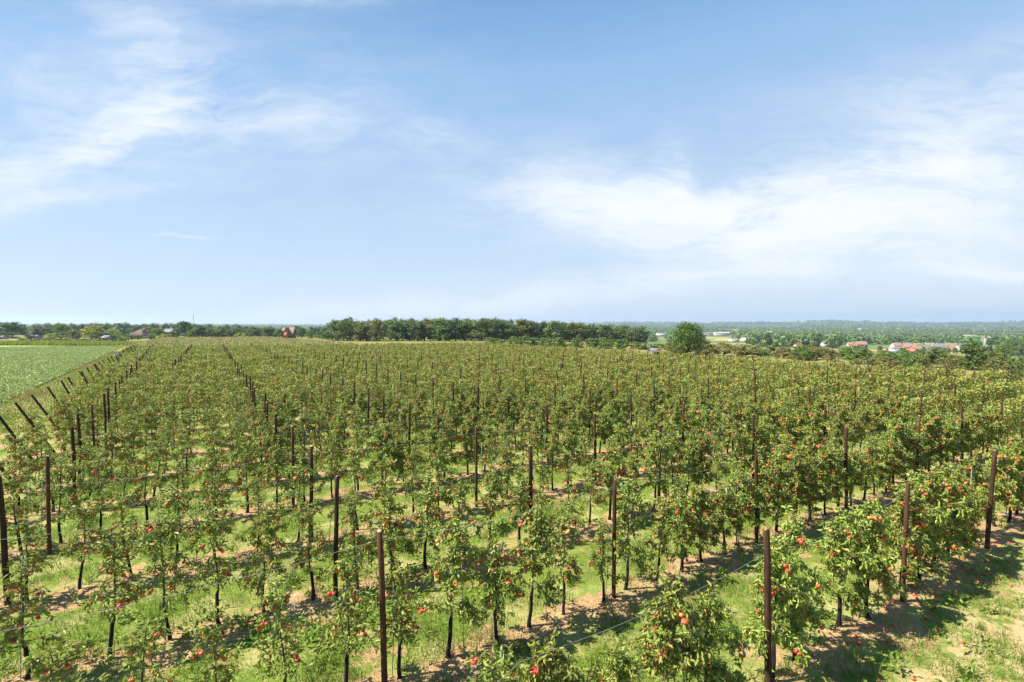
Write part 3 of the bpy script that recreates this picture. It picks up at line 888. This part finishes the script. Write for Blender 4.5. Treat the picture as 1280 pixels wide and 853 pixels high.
def build_left_crops():
    rng = np.random.default_rng(61); mb = MB()
    # crop on the pale field: plants in rows parallel to the field edge
    d = np.array([-.582, .813]); nrm = np.array([-.813, -.582]); e0 = np.array([field_edge_x(25), 25.0])
    P = []; D = []; sz = []
    for r_ in range(0, 130):
        t = np.arange(4, 165, .42) + rng.uniform(0, .4)
        p = e0 + d * t[:, None] + nrm * (.1 + r_ * .55) + rng.normal(0, .08, (len(t), 2))
        u = 640 + F * p[:, 0] / p[:, 1]
        p = p[(u > -90) & (p[:, 1] < 157) & (p[:, 1] > 38)]
        for k in range(5):
            n = len(p)
            if not n: continue
            a = rng.uniform(0, 6.28, n)
            P.append(np.column_stack([p, gz(p[:, 0], p[:, 1]) + .03])); D.append(np.stack([np.cos(a) * .8, np.sin(a) * .8, rng.uniform(.5, 1.5, n)], 1)); sz.append(rng.uniform(.22, .42, n))
    add_leaves(mb, np.concatenate(P), np.concatenate(D), np.concatenate(sz), rng, 0, .6, .6)
    tag(mb.build('beet_foliage', [M['beet']]), 'pale green leafy crop covering the field at the far left', None, None, 'stuff')
    # dry grass fringe and green verge along the field edge
    mb = MB(); n = 15000; t = rng.uniform(0, 110, n); q = rng.normal(-.6, .9, n); p = e0 + d * t[:, None] + nrm * q[:, None]
    keep = rng.random(n) < sstep(vnoise(t / 2.4, t * 0, 64) + .15 * rng.normal(0, 1, n), .22, .6)
    p = p[keep]; n = len(p)
    blades(mb, np.column_stack([p, gz(p[:, 0], p[:, 1])]), rng.uniform(.2, .55, n), rng.uniform(.02, .05, n), rng, 0, .5)
    tag(mb.build('dry_grass', [M['dry']]), 'straw coloured dry grass fringe along the field edge', None, None, 'stuff')
    mb = MB(); n = 60000; t = rng.uniform(0, 120, n); q = rng.uniform(-8.5, .3, n); p = e0 + d * t[:, None] + nrm * q[:, None]
    blades(mb, np.column_stack([p, gz(p[:, 0], p[:, 1])]), rng.uniform(.05, .16, n), rng.uniform(.02, .05, n), rng, 0, .6)
    tag(mb.build('verge_grass', [M['grass']]), 'mown grass strip between the orchard and the pale field', None, None, 'stuff')
    # yellow-green crop strip beyond the field
    mb = MB(); n = 22000; x = rng.uniform(-262, -92, n); y = rng.uniform(160, 178, n)
    blades(mb, np.stack([x, y, gz(x, y)], 1), rng.uniform(1.0, 1.5, n), rng.uniform(.15, .4, n), rng, 0, .3)
    tag(mb.build('mustard_crop', [M['mustard']]), 'bright yellow-green crop strip beyond the pale field', None, None, 'stuff')
    # maize behind the orchard
    mb = MB(); n = 20000; i = 36.2 + rng.uniform(0, 32, n); j = rng.uniform(-3.3, 5.6, n)
    j = np.minimum(j, 5.9 - .08 * (i - 36))
    x = P0[0] + SU[0] * ROWD * i + RU[0] * POSTD * j; y = P0[1] + SU[1] * ROWD * i + RU[1] * POSTD * j
    P = np.stack([x, y, gz(x, y)], 1)
    H = rng.uniform(2.0, 2.35, n)
    for k in range(3): blades(mb, P + rng.normal(0, .1, (n, 3)) * [1, 1, 0], H * rng.uniform(.75, 1, n), rng.uniform(.12, .25, n), rng, 0, .22)
    Q = P.copy(); Q[:, 2] += H * .92
    blades(mb, Q, rng.uniform(.25, .45, n), rng.uniform(.1, .22, n), rng, 1, .6)
    tag(mb.build('maize_crop', [M['maize'], M['tassel']]), 'maize field with yellow tassels behind the far orchard rows', None, None, 'stuff')


build_left_crops()

# ---------------------------------------------------------------- broadleaf trees
SIGHT = [(1050, 1214, 760), (1225, 1237, 560), (820, 834, 1300), (878, 912, 1500), (910, 936, 930), (991, 1005, 360), (1024, 1036, 660)]
def clear_of_buildings(u, y, pad=0):
    u = np.asarray(u, float); y = np.asarray(y, float); ok = np.ones(np.broadcast(u, y).shape, bool)
    for u0, u1, ym in SIGHT: ok &= ~((u > u0 - pad) & (u < u1 + pad) & (y < ym))
    return ok


def broad_proto(seed, nleaf=900, clumps=34, leaf=.085, squat=1.0, trunk_h=.22, tall=False):
    """unit tree: height 1, crown diameter about 1 (scaled when placed); uneven crown of leafy clumps on limbs"""
    rng = np.random.default_rng(seed); tk = MB(); cr = MB()
    top = np.array([rng.normal(0, .03), rng.normal(0, .03), .8])
    tk.tube([(0, 0, -.05), (0, 0, .02), (rng.normal(0, .01), rng.normal(0, .01), trunk_h), tuple(top)], [.034, .027, .021, .005], 7, 0)
    C = []; Rr = []
    for c in range(clumps):
        f = rng.uniform(0, 1) ** .9
        rho = math.sqrt(max(0, 1 - ((f - .36) / (.66 if f > .36 else .62)) ** 2)) * (.8 if tall else 1)
        a = rng.uniform(0, 6.28); rr = rho * rng.uniform(.02, 1) ** .4 * .37
        cen = np.array([math.cos(a) * rr, math.sin(a) * rr, trunk_h + f * (.90 - trunk_h)]) + rng.normal(0, .022, 3)
        C.append(cen); Rr.append(rng.uniform(.075, .17))
        if c % 3 == 0:
            s0 = np.array([0, 0, trunk_h + (cen[2] - trunk_h) * rng.uniform(.1, .5)])
            tk.tube([s0, s0 * .45 + cen * .55 + np.array([0, 0, .02]), cen], [.011, .007, .003], 4, 0, cap=False)
    w = np.array(Rr) ** 2; w /= w.sum(); P = []; N = []
    for cen, r_, ww in zip(C, Rr, w):
        n = max(6, int(nleaf * ww)); d = unit(rng.normal(0, 1, (n, 3)))
        rad = r_ * rng.uniform(.35, 1.12, n)[:, None]
        P.append(cen + d * rad * [1, 1, .82]); N.append(d * .7 + rng.normal(0, .5, (n, 3)) + np.array([0, 0, .35]))
    P = np.concatenate(P); N = np.concatenate(N)
    add_cards(cr, P, N, rng.uniform(.6, 1.3, len(P)) * leaf, rng, 0)
    return tk.mesh('trunk', [M['trunk']], True), cr.mesh('crown', [M['t_mid']])


BROAD = [broad_proto(700 + k, 2200, 40 + 4 * (k % 4),   .062, trunk_h=.05) for k in range(7)]
LOW = [broad_proto(740 + k, 1300, 30, .075, trunk_h=.05) for k in range(4)]
FINE = broad_proto(790, 8000, 100, .034, trunk_h=.07)
POPLAR = broad_proto(791, 900, 40, .06, trunk_h=.1, tall=True)
brng = np.random.default_rng(88)


def broad(name, u, d, v_top, width_px, material, label, cat='tree', group=None, kind=None, z_top=None, proto=None):
    x, y = at(u, d); g = float(gz(x, y))
    h = max(1.2, (zat(v_top, d) if z_top is None else z_top) - g); wd = width_px / F * d
    o = empty(name, (x, y, g), brng.uniform(0, 6.28), (wd * 1.06, wd * 1.06, h * 1.03))
    tkm, crm = proto if proto else (BROAD if kind != 'low' else LOW)[brng.integers(0, 7 if kind != 'low' else 4)]
    t = link('trunk', tkm, o); c = link('crown', crm, o)
    c.material_slots[0].link = 'OBJECT'; c.material_slots[0].material = M[material]
    tag(o, label, cat, group)
    return o


# lone tree at the right end of the orchard
broad('broadleaf_tree', 861, 96, 402.5, 52, 't_lone', 'full rounded green tree standing alone at the right end of the orchard', proto=FINE)
# the wood beyond the maize
woods = []
for k, u in enumerate(np.arange(418, 806, 9.5)):
    vt = np.interp(u, [410, 430, 445, 470, 490, 540, 600, 690, 720, 760, 800], [404, 397, 400, 401, 398, 399, 398, 402, 404, 407, 410]) + brng.normal(0, 1.7)
    woods.append((u + brng.normal(0, 2), np.interp(u, [410, 800], [238, 262]) + brng.uniform(-8, 10), vt + 1.5 * (k % 2), brng.uniform(26, 36)))
for k, u in enumerate(np.arange(424, 800, 13)):
    vt = np.interp(u, [410, 430, 470, 600, 690, 760, 800], [403, 399.5, 400.5, 399, 403, 407, 410]) + brng.normal(0, .8)
    woods.append((u + brng.normal(0, 3), 290 + brng.uniform(-10, 14), vt, brng.uniform(26, 36)))
woods.sort()
for k, (u, d, vt, wp) in enumerate(woods):
    mt = 't_olive' if 455 < u < 485 and d < 270 else ['t_dark', 't_mid', 't_dark', 't_mid', 't_olive'][brng.integers(0, 5)]
    word = {'t_dark': 'dark green', 't_mid': 'green', 't_olive': 'olive green'}[mt]
    broad('wood_tree', u, d, vt, wp, mt, f"tall {word} tree of the wood beyond the orchard, {ordinal(k + 1)} from its left end", group='trees of the wood')
# low trees in front of the wood's right half
for k, u in enumerate(np.arange(612, 822, 9.5)):
    broad('young_tree', u + brng.normal(0, 2), 150 + brng.uniform(-10, 12), np.interp(u, [610, 660, 760, 815], [423, 421, 423, 428]) + brng.normal(0, 1.5), brng.uniform(17, 25),
          ['t_mid', 't_bright', 't_mid'][k % 3], f"young green tree before the wood's right part, {ordinal(k + 1)} from left", group='young trees before the wood', kind='low')
# garden trees and shrubs of the hamlet on the left: u, v_top, width, material, words
ham = [(15, 402, 34, 't_dark', 'large dark rounded tree at the left end of the hamlet', 255), (48, 406, 27, 't_grey', 'grey-green tree beside the large dark one', 268),
       (65, 416, 19, 't_yellow', 'low yellow-green bush before the grey-green tree', 240), (78, 404, 27, 't_bright', 'bright green tree behind the yellow-green bush', 272),
       (91, 412, 20, 't_olive', 'small olive tree right of the bright green tree', 246), (115, 407.5, 32, 't_yellow', 'broad bright yellow-green tree in the hamlet', 258),
       (125, 415, 31, 't_dark', 'low dark spreading tree before the yellow-green tree', 238), (142, 411, 20, 't_yellow', 'round yellow-green tree right of the dark spreading one', 262),
       (149, 415.5, 20, 't_bright', 'light green bushy tree left of the brown roof', 236), (160, 419, 14, 't_mid', 'small green shrub before the brown roof', 228),
       (184, 409, 20, 't_olive', 'olive tree right behind the brown roof', 292), (172, 418.5, 13, 't_mid', 'low green shrub in front of the brown roofed house', 238), (188, 418, 12, 't_olive', 'low olive shrub at the brown roofed house', 240), (199, 410, 26, 't_mid', 'green rounded tree right of the brown roof', 250),
       (204, 417, 16, 't_yellow', 'yellow-green shrub under the green rounded tree', 236), (216, 414, 14, 't_olive', 'small olive shrub right of the yellow-green shrub', 244),
       (232, 402, 29, 't_dark', 'tall dark tree right of the hamlet', 252), (249, 406, 24, 't_dark', 'dark tree beside the tall dark tree', 246),
       (237, 413, 16, 't_mid', 'low green shrub beneath the tall dark tree', 236), (264, 411, 20, 't_mid', 'green tree right of the two dark trees', 262),
       (278, 409, 24, 't_mid', 'wide green tree between the dark trees and the red house', 268), (291, 411, 18, 't_dark', 'low dark tree right of the wide green tree', 258),
       (301, 416, 16, 't_yellow', 'yellowish shrub left of the red house', 244), (320, 408, 24, 't_mid', 'green tree further left of the red house', 310),
       (336, 409, 22, 't_dark', 'dark tree left of the red house', 300), (349, 411, 14, 't_mid', 'green tree just left of the red house', 296),
       (377, 410, 18, 't_dark', 'dark tree just right of the red house', 300), (388, 413, 18, 't_mid', 'low green tree right of the red house', 290),
       (400, 414, 18, 't_mid', 'low green tree left of the wood', 280), (411, 413, 14, 't_bright', 'bright green shrub at the left edge of the wood', 258),
       (0, 408, 24, 't_grey', 'grey-green tree cut by the left frame edge', 300)]
for (u, vt, wp, mt, words_, d) in ham:
    broad('hamlet_tree' if vt < 415 else 'garden_shrub', u, d, vt, wp, mt, words_, 'tree' if vt < 415 else 'shrub', kind=None if vt < 414 else 'low')
n = 0
for u in np.arange(-8, 420, 8.8):
    n += 1
    broad('hamlet_tree', u + brng.normal(0, 2.5), 390 + brng.uniform(-15, 25), np.interp(u, [0, 100, 150, 230, 330, 420], [405, 405, 403.5, 404.5, 408, 409]) + brng.normal(0, 1), brng.uniform(14, 20),
          ['t_grey', 't_mid', 't_dark', 't_grey'][n % 4], f"distant tree in the row behind the hamlet, {ordinal(n)} from the left", group='row of trees behind the hamlet')
# hedge on the left
def hedge(name, u0, u1, d, h, w, label, m='hedge'):
    x0, y0 = at(u0, d); x1, y1 = at(u1, d); L = math.hypot(x1 - x0, y1 - y0)
    o = empty(name, (x0, y0, float(gz(x0, y0)))); mb = MB(); n = int(L * 60)
    t = brng.uniform(0, 1, n); q = brng.normal(0, w / 3, n); z = brng.uniform(.05, 1, n) ** .8 * h * (1 + .07 * vnoise(t * L / 2, t * 0, 4))
    P = np.stack([t * (x1 - x0), t * (y1 - y0) + q, z + gz(x0 + t * (x1 - x0), y0 + t * 0) - float(gz(x0, y0))], 1)
    add_cards(mb, P, brng.normal(0, 1, (n, 3)) + np.array([0, -.5, .4]), brng.uniform(.25, .5, n), brng)
    mb.build('foliage', [M[m]], o)
    tk = MB()
    for s in np.linspace(.01, .99, max(3, int(L / 4))):
        xx, yy = s * (x1 - x0), s * (y1 - y0); g = float(gz(x0 + xx, y0 + yy)) - float(gz(x0, y0)); tk.tube([(xx, yy, g - .1), (xx, yy, g + h * .7)], [.05, .02], 5)
    tk.build('stems', [M['trunk']], o)
    tag(o, label, 'hedge')


hedge('hedge', 22, 158, 196, 1.55, 1.2, 'long dark clipped hedge behind the yellow-green crop strip')

# ---------------------------------------------------------------- buildings
def house(name, u, d, w_px, wall_h, roof_h, depth, wall, roof, label, cat='house', rz=0.0, v_base=None, windows=2, chimney=True, hip=False, cross=False):
    x, y = at(u, d); g = float(gz(x, y)); w = w_px / F * d
    o = empty(name, (x, y, g - .2), rz)
    mb = MB(); mb.box((0, 0, wall_h / 2), (w, depth, wall_h))
    # gable triangles
    if not hip:
        for sx in (-1, 1):
            X = sx * w / 2
            mb.add([(X, -depth / 2, wall_h), (X, depth / 2, wall_h), (X, 0, wall_h + roof_h), (X - sx * .25, -depth / 2, wall_h), (X - sx * .25, depth / 2, wall_h), (X - sx * .25, 0, wall_h + roof_h)],
                   [(0, 1, 2), (4, 3, 5)])
    wl = mb.build('wall', [M[wall]], o)
    rb = MB(); e = .35; ridge = w / 2 + e if not hip else w / 2 - depth * .38
    zr = wall_h + roof_h + .12; ze = wall_h - .08
    v = np.array([(-w / 2 - e, -depth / 2 - e, ze), (w / 2 + e, -depth / 2 - e, ze), (w / 2 + e, depth / 2 + e, ze), (-w / 2 - e, depth / 2 + e, ze), (-ridge, 0, zr), (ridge, 0, zr)])
    v2 = v + np.array([0, 0, .14])
    rb.add(np.concatenate([v, v2]), [(6, 7, 11, 10), (9, 10, 11, 8), (0, 4, 5, 1), (3, 2, 5, 4), (0, 1, 7, 6), (2, 3, 9, 8)])
    rb.add(np.concatenate([v, v2]), [(6, 10, 9), (7, 8, 11), (0, 3, 4), (1, 5, 2)] if hip else [(0, 6, 10), (0, 10, 4), (3, 4, 10), (3, 10, 9), (1, 5, 11), (1, 11, 7), (2, 8, 11), (2, 11, 5)])
    rf = rb.build('roof', [M[roof]], o)
    if chimney:
        c = MB(); c.box((w * .22, depth * .1, wall_h + roof_h + .2), (.7, .7, 1.5)); c.build('chimney', [M['brick']], rf)
    for k in range(windows):
        fx = -w / 2 + w * (k + .7) / (windows + .4)
        f = MB(); f.box((fx, -depth / 2 - .03, wall_h * .55), (1.5, .1, 1.5)); fo = f.build('window', [M['white']], o)
        p = MB(); p.box((fx, -depth / 2 - .09, wall_h * .55), (1.25, .06, 1.25)); p.build('pane', [M['glass']], fo)
    if windows:
        dd = MB(); dd.box((w / 2 - w * .12, -depth / 2 - .04, 1.05), (1.0, .08, 2.1)); dd.build('door', [M['roof_brown']], o)
    if cross:
        b = MB(); cw = w * .42
        b.box((0, -depth / 2 - .8, wall_h * .5 + .6), (cw, 1.6, wall_h + 1.2))
        b.add([(-cw / 2, -depth / 2 - 1.603, wall_h + 1.2), (cw / 2, -depth / 2 - 1.603, wall_h + 1.2), (0, -depth / 2 - 1.603, wall_h + roof_h)], [(0, 1, 2)])
        b.build('gable_front', [M[wall]], o)
        r = MB(); zz = wall_h + roof_h + .1
        for sx in (-1, 1):
            q = np.array([(sx * (cw / 2 + .3), -depth / 2 - 1.9, wall_h + .95), (0, -depth / 2 - 1.9, zz), (0, 0, zz), (sx * (cw / 2 + .3), 0, wall_h + .95)])
            r.add(np.concatenate([q, q + [0, 0, .12]]), [(0, 1, 2, 3), (4, 7, 6, 5), (0, 4, 5, 1), (0, 3, 7, 4)])
        r.build('gable_roof', [M[roof]], rf)
    tag(o, label, cat)
    return o


house('brick_house', 361, 300, 13, 2.7, 3.8, 7, 'brick', 'roof_orange', 'red brick house with orange roof and front gable behind the maize', cross=True, rz=.12)
house('low_house', 176, 272, 17, 2.0, 3.0, 8, 'cream', 'roof_brown', 'low house with a broad brown hipped roof among the hamlet trees', hip=True, windows=2)
house('white_shed', 43, 262, 10, 1.2, .6, 4, 'white', 'roof_grey', 'white low shed under the large dark tree on the left', 'shed', windows=1, chimney=False)
house('white_house', 134, 232, 6, 1.4, .9, 4, 'white', 'roof_grey', 'small white house behind the dark hedge', windows=1, chimney=False)
house('white_house', 212, 300, 9, 3.2, 2.2, 7, 'white', 'roof_grey', 'white house half hidden right of the brown roof', windows=1)
house('white_shed', 2, 240, 7, 1.2, .5, 4, 'white', 'roof_grey', 'white shed at the left frame edge', 'shed', windows=1, chimney=False)
VD = 560
vill = [(1076, 600, 12, 5, 4, 9, 'brick', 'roof_orange', 'brick house with orange roof left of the dense dark trees'), (1063, 640, 6, 4, 3, 8, 'cream', 'roof_orange', 'small cream house at the left end of the village'),
        (1121, 560, 11, 4, 4.5, 9, 'cream', 'roof_orange', 'cream house with orange roof behind the long grey barn'), (1134, 590, 11, 4.5, 4, 9, 'white', 'roof_grey', 'white house with slate roof in the middle of the village'),
        (1137, 520, 13, 4.5, 3.6, 9, 'brick', 'roof_orange', 'large brick house with orange roof in the village middle'), (1147, 480, 14, 3.5, 3.0, 9, 'brick', 'roof_orange', 'nearest brick house of the village'),
        (1118, 485, 18, 3.0, 1.6, 12, 'white', 'roof_grey', 'long low grey roofed barn at the village front'), (1160, 505, 14, 4.2, 2.8, 10, 'white', 'roof_grey', 'white house with grey roof right of the brick houses'),
        (1171, 540, 12, 4.5, 4, 9, 'white', 'roof_grey', 'tall white house with steep slate roof'), (1168, 490, 8, 3.5, 3, 8, 'cream', 'roof_orange', 'cream house with small orange roof before the tall white house'),
        (1182, 560, 10, 3.8, 2.2, 9, 'white', 'roof_grey', 'white house left of the orange roofed pair'), (1192, 545, 8, 3.6, 3.6, 8, 'brick', 'roof_orange', 'brick house with orange roof left of the crane'),
        (1200, 575, 9, 4, 3.6, 8, 'cream', 'roof_orange', 'cream house with orange roof behind the gabled white house'), (1205, 525, 12, 5.5, 4.2, 9, 'white', 'roof_grey', 'gabled white house nearest the crane'),
        (1030, 640, 7, 4, 3, 8, 'white', 'roof_grey', 'white house among the trees left of the village')]
for (u, d, wp, wh, rh, dp, wa, ro, lb) in vill:
    house('village_house' if 'barn' not in lb else 'barn', u, d, wp, wh, rh, dp, wa, ro, lb, 'house' if 'barn' not in lb else 'barn', rz=brng.uniform(-.5, .5), windows=2)
house('cottage', 998, 330, 10, 2.6, 3.6, 8, 'cream', 'roof_brown', 'cottage with brown orange roof between shrubs beyond the orchard', rz=.3)
for (u, d, wp, wh, ro, lb) in [(827, 1250, 12, 7, 'roof_grey', 'white factory hall left of the lone tree'), (886, 1450, 14, 8, 'roof_grey', 'white warehouse right behind the lone tree'), (902, 1400, 18, 9, 'white', 'long white warehouse right of the lone tree'),
                               (917, 880, 9, 5, 'roof_orange', 'orange roofed farmhouse in the valley'), (931, 900, 8, 5, 'white', 'white hall beside the orange roofed farmhouse'), (1078, 2600, 12, 9, 'white', 'far white factory below the ridge'), (960, 1900, 9, 8, 'white', 'far white building in the valley middle')]:
    house('warehouse' if 'farm' not in lb else 'farmhouse', u, d, wp, wh, 2.5, 14, 'white', ro, lb, 'building', windows=3, chimney=False, rz=brng.uniform(-.2, .2))

# tower crane by the village
def crane():
    d = 540; x, y = at(1231, d); g = float(gz(x, y)); H = zat(422, d) - g
    o = empty('tower_crane', (x, y, g)); mb = MB()
    for sx in (-.7, .7):
        for sy in (-.7, .7): mb.box((sx, sy, H / 2), (.26, .26, H))
    z = .8
    s = 1
    while z < H - 1.5:
        for sy in (-.7, .7): mb.tube([(-.7 * s, sy, z), (.7 * s, sy, z + 1.4)], .1, 4)
        for sx in (-.7, .7): mb.tube([(sx, -.7 * s, z), (sx, .7 * s, z + 1.4)], .1, 4)
        z += 1.4; s = -s
    mb.build('mast', [M['steel']], o)
    j = MB(); L = 24
    for (yy, zz) in ((-.5, 0), (.5, 0), (0, .9)): j.tube([(7, yy, H + zz + .2), (-L, yy, H + zz * .6 + .2 + 2.0)], .13, 4)
    for k in range(20):
        xx = 6 - k * 1.45; f = (7 - xx) / (7 + L) * 2.0
        j.tube([(xx, -.5, H + .2 + f), (xx - .7, 0, H + 1.0 + f)], .07, 4); j.tube([(xx, .5, H + .2 + f), (xx - .7, 0, H + 1.0 + f)], .07, 4)
    j.build('jib', [M['steel']], o)
    c = MB(); c.box((6, 0, H - .5), (2.2, 1.6, 1.8)); c.build('counterweight', [M['concrete']], o)
    b = MB(); b.box((0, -.3, H + .8), (1.6, 1.8, 1.8)); b.build('slewing_cab', [M['red_paint']], o)
    f = MB(); f.box((0, 0, .4), (4, 4, .8)); f.build('base', [M['concrete']], o)
    tag(o, 'pale tower crane with a long jib above the village', 'crane')


crane()

def radio_mast():
    d = 620; x, y = at(242, d); g = float(gz(x, y)); H = zat(392, d) - g
    o = empty('radio_mast', (x, y, g)); mb = MB(); mb.tube([(0, 0, 0), (0, 0, H * .8)], [.6, .4], 6); mb.build('pole', [M['concrete']], o)
    a = MB(); a.tube([(0, 0, H * .8), (0, 0, H)], [.32, .25], 5); a.box((.35, 0, H * .82), (.4, .4, 1.6)); a.box((-.35, 0, H * .82), (.4, .4, 1.6)); a.build('antenna', [M['concrete']], o)
    tag(o, 'thin radio mast rising above the dark trees', 'mast')


radio_mast()

def pale_tank():
    x, y = at(147, 92); g = float(gz(x, y)); o = empty('water_tank', (x, y, g), .3, .75)
    b = MB(); b.box((0, 0, .9), (1.5, 1.0, 1.2)); b.box((0, 0, 1.55), (1.1, .7, .1)); b.build('tank_body', [M['plastic']], o)
    c = MB(); c.tube([(0, 0, 1.59), (0, 0, 1.7)], .2, 10); c.build('lid', [M['steel']], o)
    f = MB()
    for sx in (-.65, .65):
        for sy in (-.4, .4): f.box((sx, sy, .14), (.16, .16, .3))
    f.build('stand', [M['steel']], o)
    tag(o, 'pale grey box tank by the far left row ends', 'tank')


pale_tank()
house('greenhouse_shed', 818, 112, 8, 1.4, .5, 2.2, 'plastic', 'plastic', 'small pale grey shed left of the lone tree', 'shed', windows=1, chimney=False)

# ---------------------------------------------------------------- scrub and trees beyond the right edge of the orchard
scr = [(884, 104, 426, 30, 't_rust'), (905, 116, 428, 34, 't_rust'), (932, 112, 431, 36, 't_rust'), (956, 118, 431, 34, 't_olive'), (980, 108, 434, 30, 't_rust'), (1003, 100, 432, 26, 't_bright'),
       (1022, 104, 434, 30, 't_rust'), (1040, 96, 437, 24, 't_rust'), (1063, 92, 435, 24, 't_bright'), (1078, 90, 436, 34, 't_mid'), (1102, 88, 441, 26, 't_bright'),
       (1132, 80, 438, 17, 't_bright'), (1152, 86, 440, 24, 't_olive'), (1168, 90, 434, 28, 't_mid'), (1188, 92, 444, 28, 't_olive'), (1217, 78, 427, 44, 't_lone'), (1252, 108, 432, 20, 't_mid'), (1262, 84, 448, 30, 't_olive'), (1282, 82, 449, 28, 't_olive'),
       (836, 108, 428, 20, 't_rust'), (850, 112, 430, 22, 't_rust')]
for k in range(26):
    u = [1085 + 112 * brng.random(), 1242 + 60 * brng.random()][k % 3 == 0]; scr.append((u, brng.uniform(62, 88) * (1.0 - .12 * (u - 1085) / 215), 0, brng.uniform(16, 30), ['t_olive', 't_rust', 't_mid', 't_olive'][k % 4]))
for k in range(58):
    u = 872 + 430 * brng.random(); d = brng.uniform(88, 150) * (1.12 - .3 * (u - 872) / 430)
    scr.append((u, d, 0, brng.uniform(14, 32) * 95 / d, ['t_rust', 't_olive', 't_olive', 't_mid', 't_rust', 't_bright'][k % 6]))
wd_ = {'t_lone': 'green', 't_rust': 'brownish', 't_olive': 'olive', 't_bright': 'bright green', 't_mid': 'green'}
for k, (u, d, vt, wp, mt) in enumerate(sorted(scr)):
    big = 0 < vt < 430 and wp > 40
    if vt == 0: vt = 404 + F / d * (CAM_H - float(gz(*at(u, d))) - brng.uniform(1.4, 2.8))
    broad('broadleaf_tree' if big else 'scrub_bush', u, d, vt, wp, mt, f"spreading green tree before the village's right end" if big else f"{wd_[mt]} scrub bush beyond the orchard's right edge, {ordinal(k + 1)} from left",
          'tree' if big else 'bush', None if big else 'scrub beyond the orchard', kind=None if big else 'low')
# trees standing in and around the village and meadows (each can be told apart)
mid = []
for k in range(70):
    u = brng.uniform(870, 1300); d = brng.uniform(380, 780)
    mid.append((u, d))
mid += [(1085 + 9 * k, 640 + 15 * (k % 3)) for k in range(6)] + [(1240 + 8 * k, 430 + 20 * (k % 2)) for k in range(7)]
mid += [(u, brng.uniform(440, 475)) for u in (1100, 1109, 1127, 1131, 1153, 1156, 1176, 1187, 1195, 1211, 1070, 1083)]
mid.sort()
n = 0
for (u, d) in mid:
    x, y = at(u, d); g = float(gz(x, y))
    village = d < 476 and 1065 < u < 1215
    if not village and not clear_of_buildings(u, d, 6): continue
    n += 1
    h = brng.uniform(4, 6.5) if village else brng.uniform(8, 16); mt = ['t_mid', 't_dark', 't_olive', 't_mid', 't_bright'][brng.integers(0, 5)]
    broad('valley_tree', u, d, 0, F / d * h * brng.uniform(.7, .95), mt, f"{ {'t_mid': 'green', 't_dark': 'dark green', 't_olive': 'olive', 't_bright': 'fresh green'}[mt] } tree around the valley village, {ordinal(n)} from left", group='trees around the valley village', z_top=g + h)
for k, u in enumerate((1004.5, 1008)):
    broad('poplar_tree', u, 700, 412 + k, 4.2, 't_mid', ('left' if k == 0 else 'right') + ' one of two slim tall poplars in the valley', proto=POPLAR)

# the valley woods, one uncountable mass
def valley_woods():
    rng = np.random.default_rng(99); mb = MB()
    n = 26000; d = 650 * (6900 / 650) ** rng.uniform(0, 1, n) ; a = rng.uniform(-.95, .98, n)
    x, y = d * np.sin(a), d * np.cos(a); d = np.hypot(x, y)
    c = vnoise(x / 95, y / 190, 101) + .5 * vnoise(x / 33, y / 60, 102) + .3 * vnoise(x / 300, y / 500, 103)
    keep = (c > np.interp(d, [600, 900, 2200, 3500, 7000], [.0, -.3, -.3, -.05, -.1])) & ((d > 900) | (a > .3)) & (clear_of_buildings(640 + F * x / np.maximum(y, 1), y, 3) | ((y < 1200) & (d > 640) & (640 + F * x / np.maximum(y, 1) > 820) & (640 + F * x / np.maximum(y, 1) < 1000) & False))
    x, y, d = x[keep], y[keep], d[keep]; n = len(x); g = gz(x, y)
    H = rng.uniform(9, 17, n); Wd = rng.uniform(4.5, 8, n) * np.clip(d / 2200, 1, 2.2)
    shade = rng.random(n) < .45
    for sel, mi in ((shade, 0), (~shade, 1)):
        xs, ys, gs, hs, ws, ds = (q[sel] for q in (x, y, g, H, Wd, d))
        per = 34; m_ = len(xs)
        q = unit(rng.normal(0, 1, (m_, per, 3))) * rng.uniform(.55, 1.05, (m_, per, 1))
        P = np.stack([xs, ys, gs + hs * .58], 1)[:, None] + q * np.stack([ws, ws, hs * .44], 1)[:, None]
        N = q + rng.normal(0, .35, q.shape) + np.array([0, 0, .3])
        add_cards(mb, P.reshape(-1, 3), N.reshape(-1, 3), np.repeat(ws * .75, per) * rng.uniform(.6, 1.2, m_ * per), rng, mi, .8)
    tag(mb.build('woods', [M['t_dark'], M['t_mid']]), 'far woods covering the valley and the low ridge', None, None, 'stuff')
    print('WOODS', n)


valley_woods()
bpy.context.view_layer.update()
print('TREES', len(near_trees), len(far_trees), 'POSTS', len(near_posts), len(far_posts), 'ANCH', len(alist), 'CANES', len(spots), 'apples', sum(1 for o in scene.objects if o.name.startswith('apple.') ))
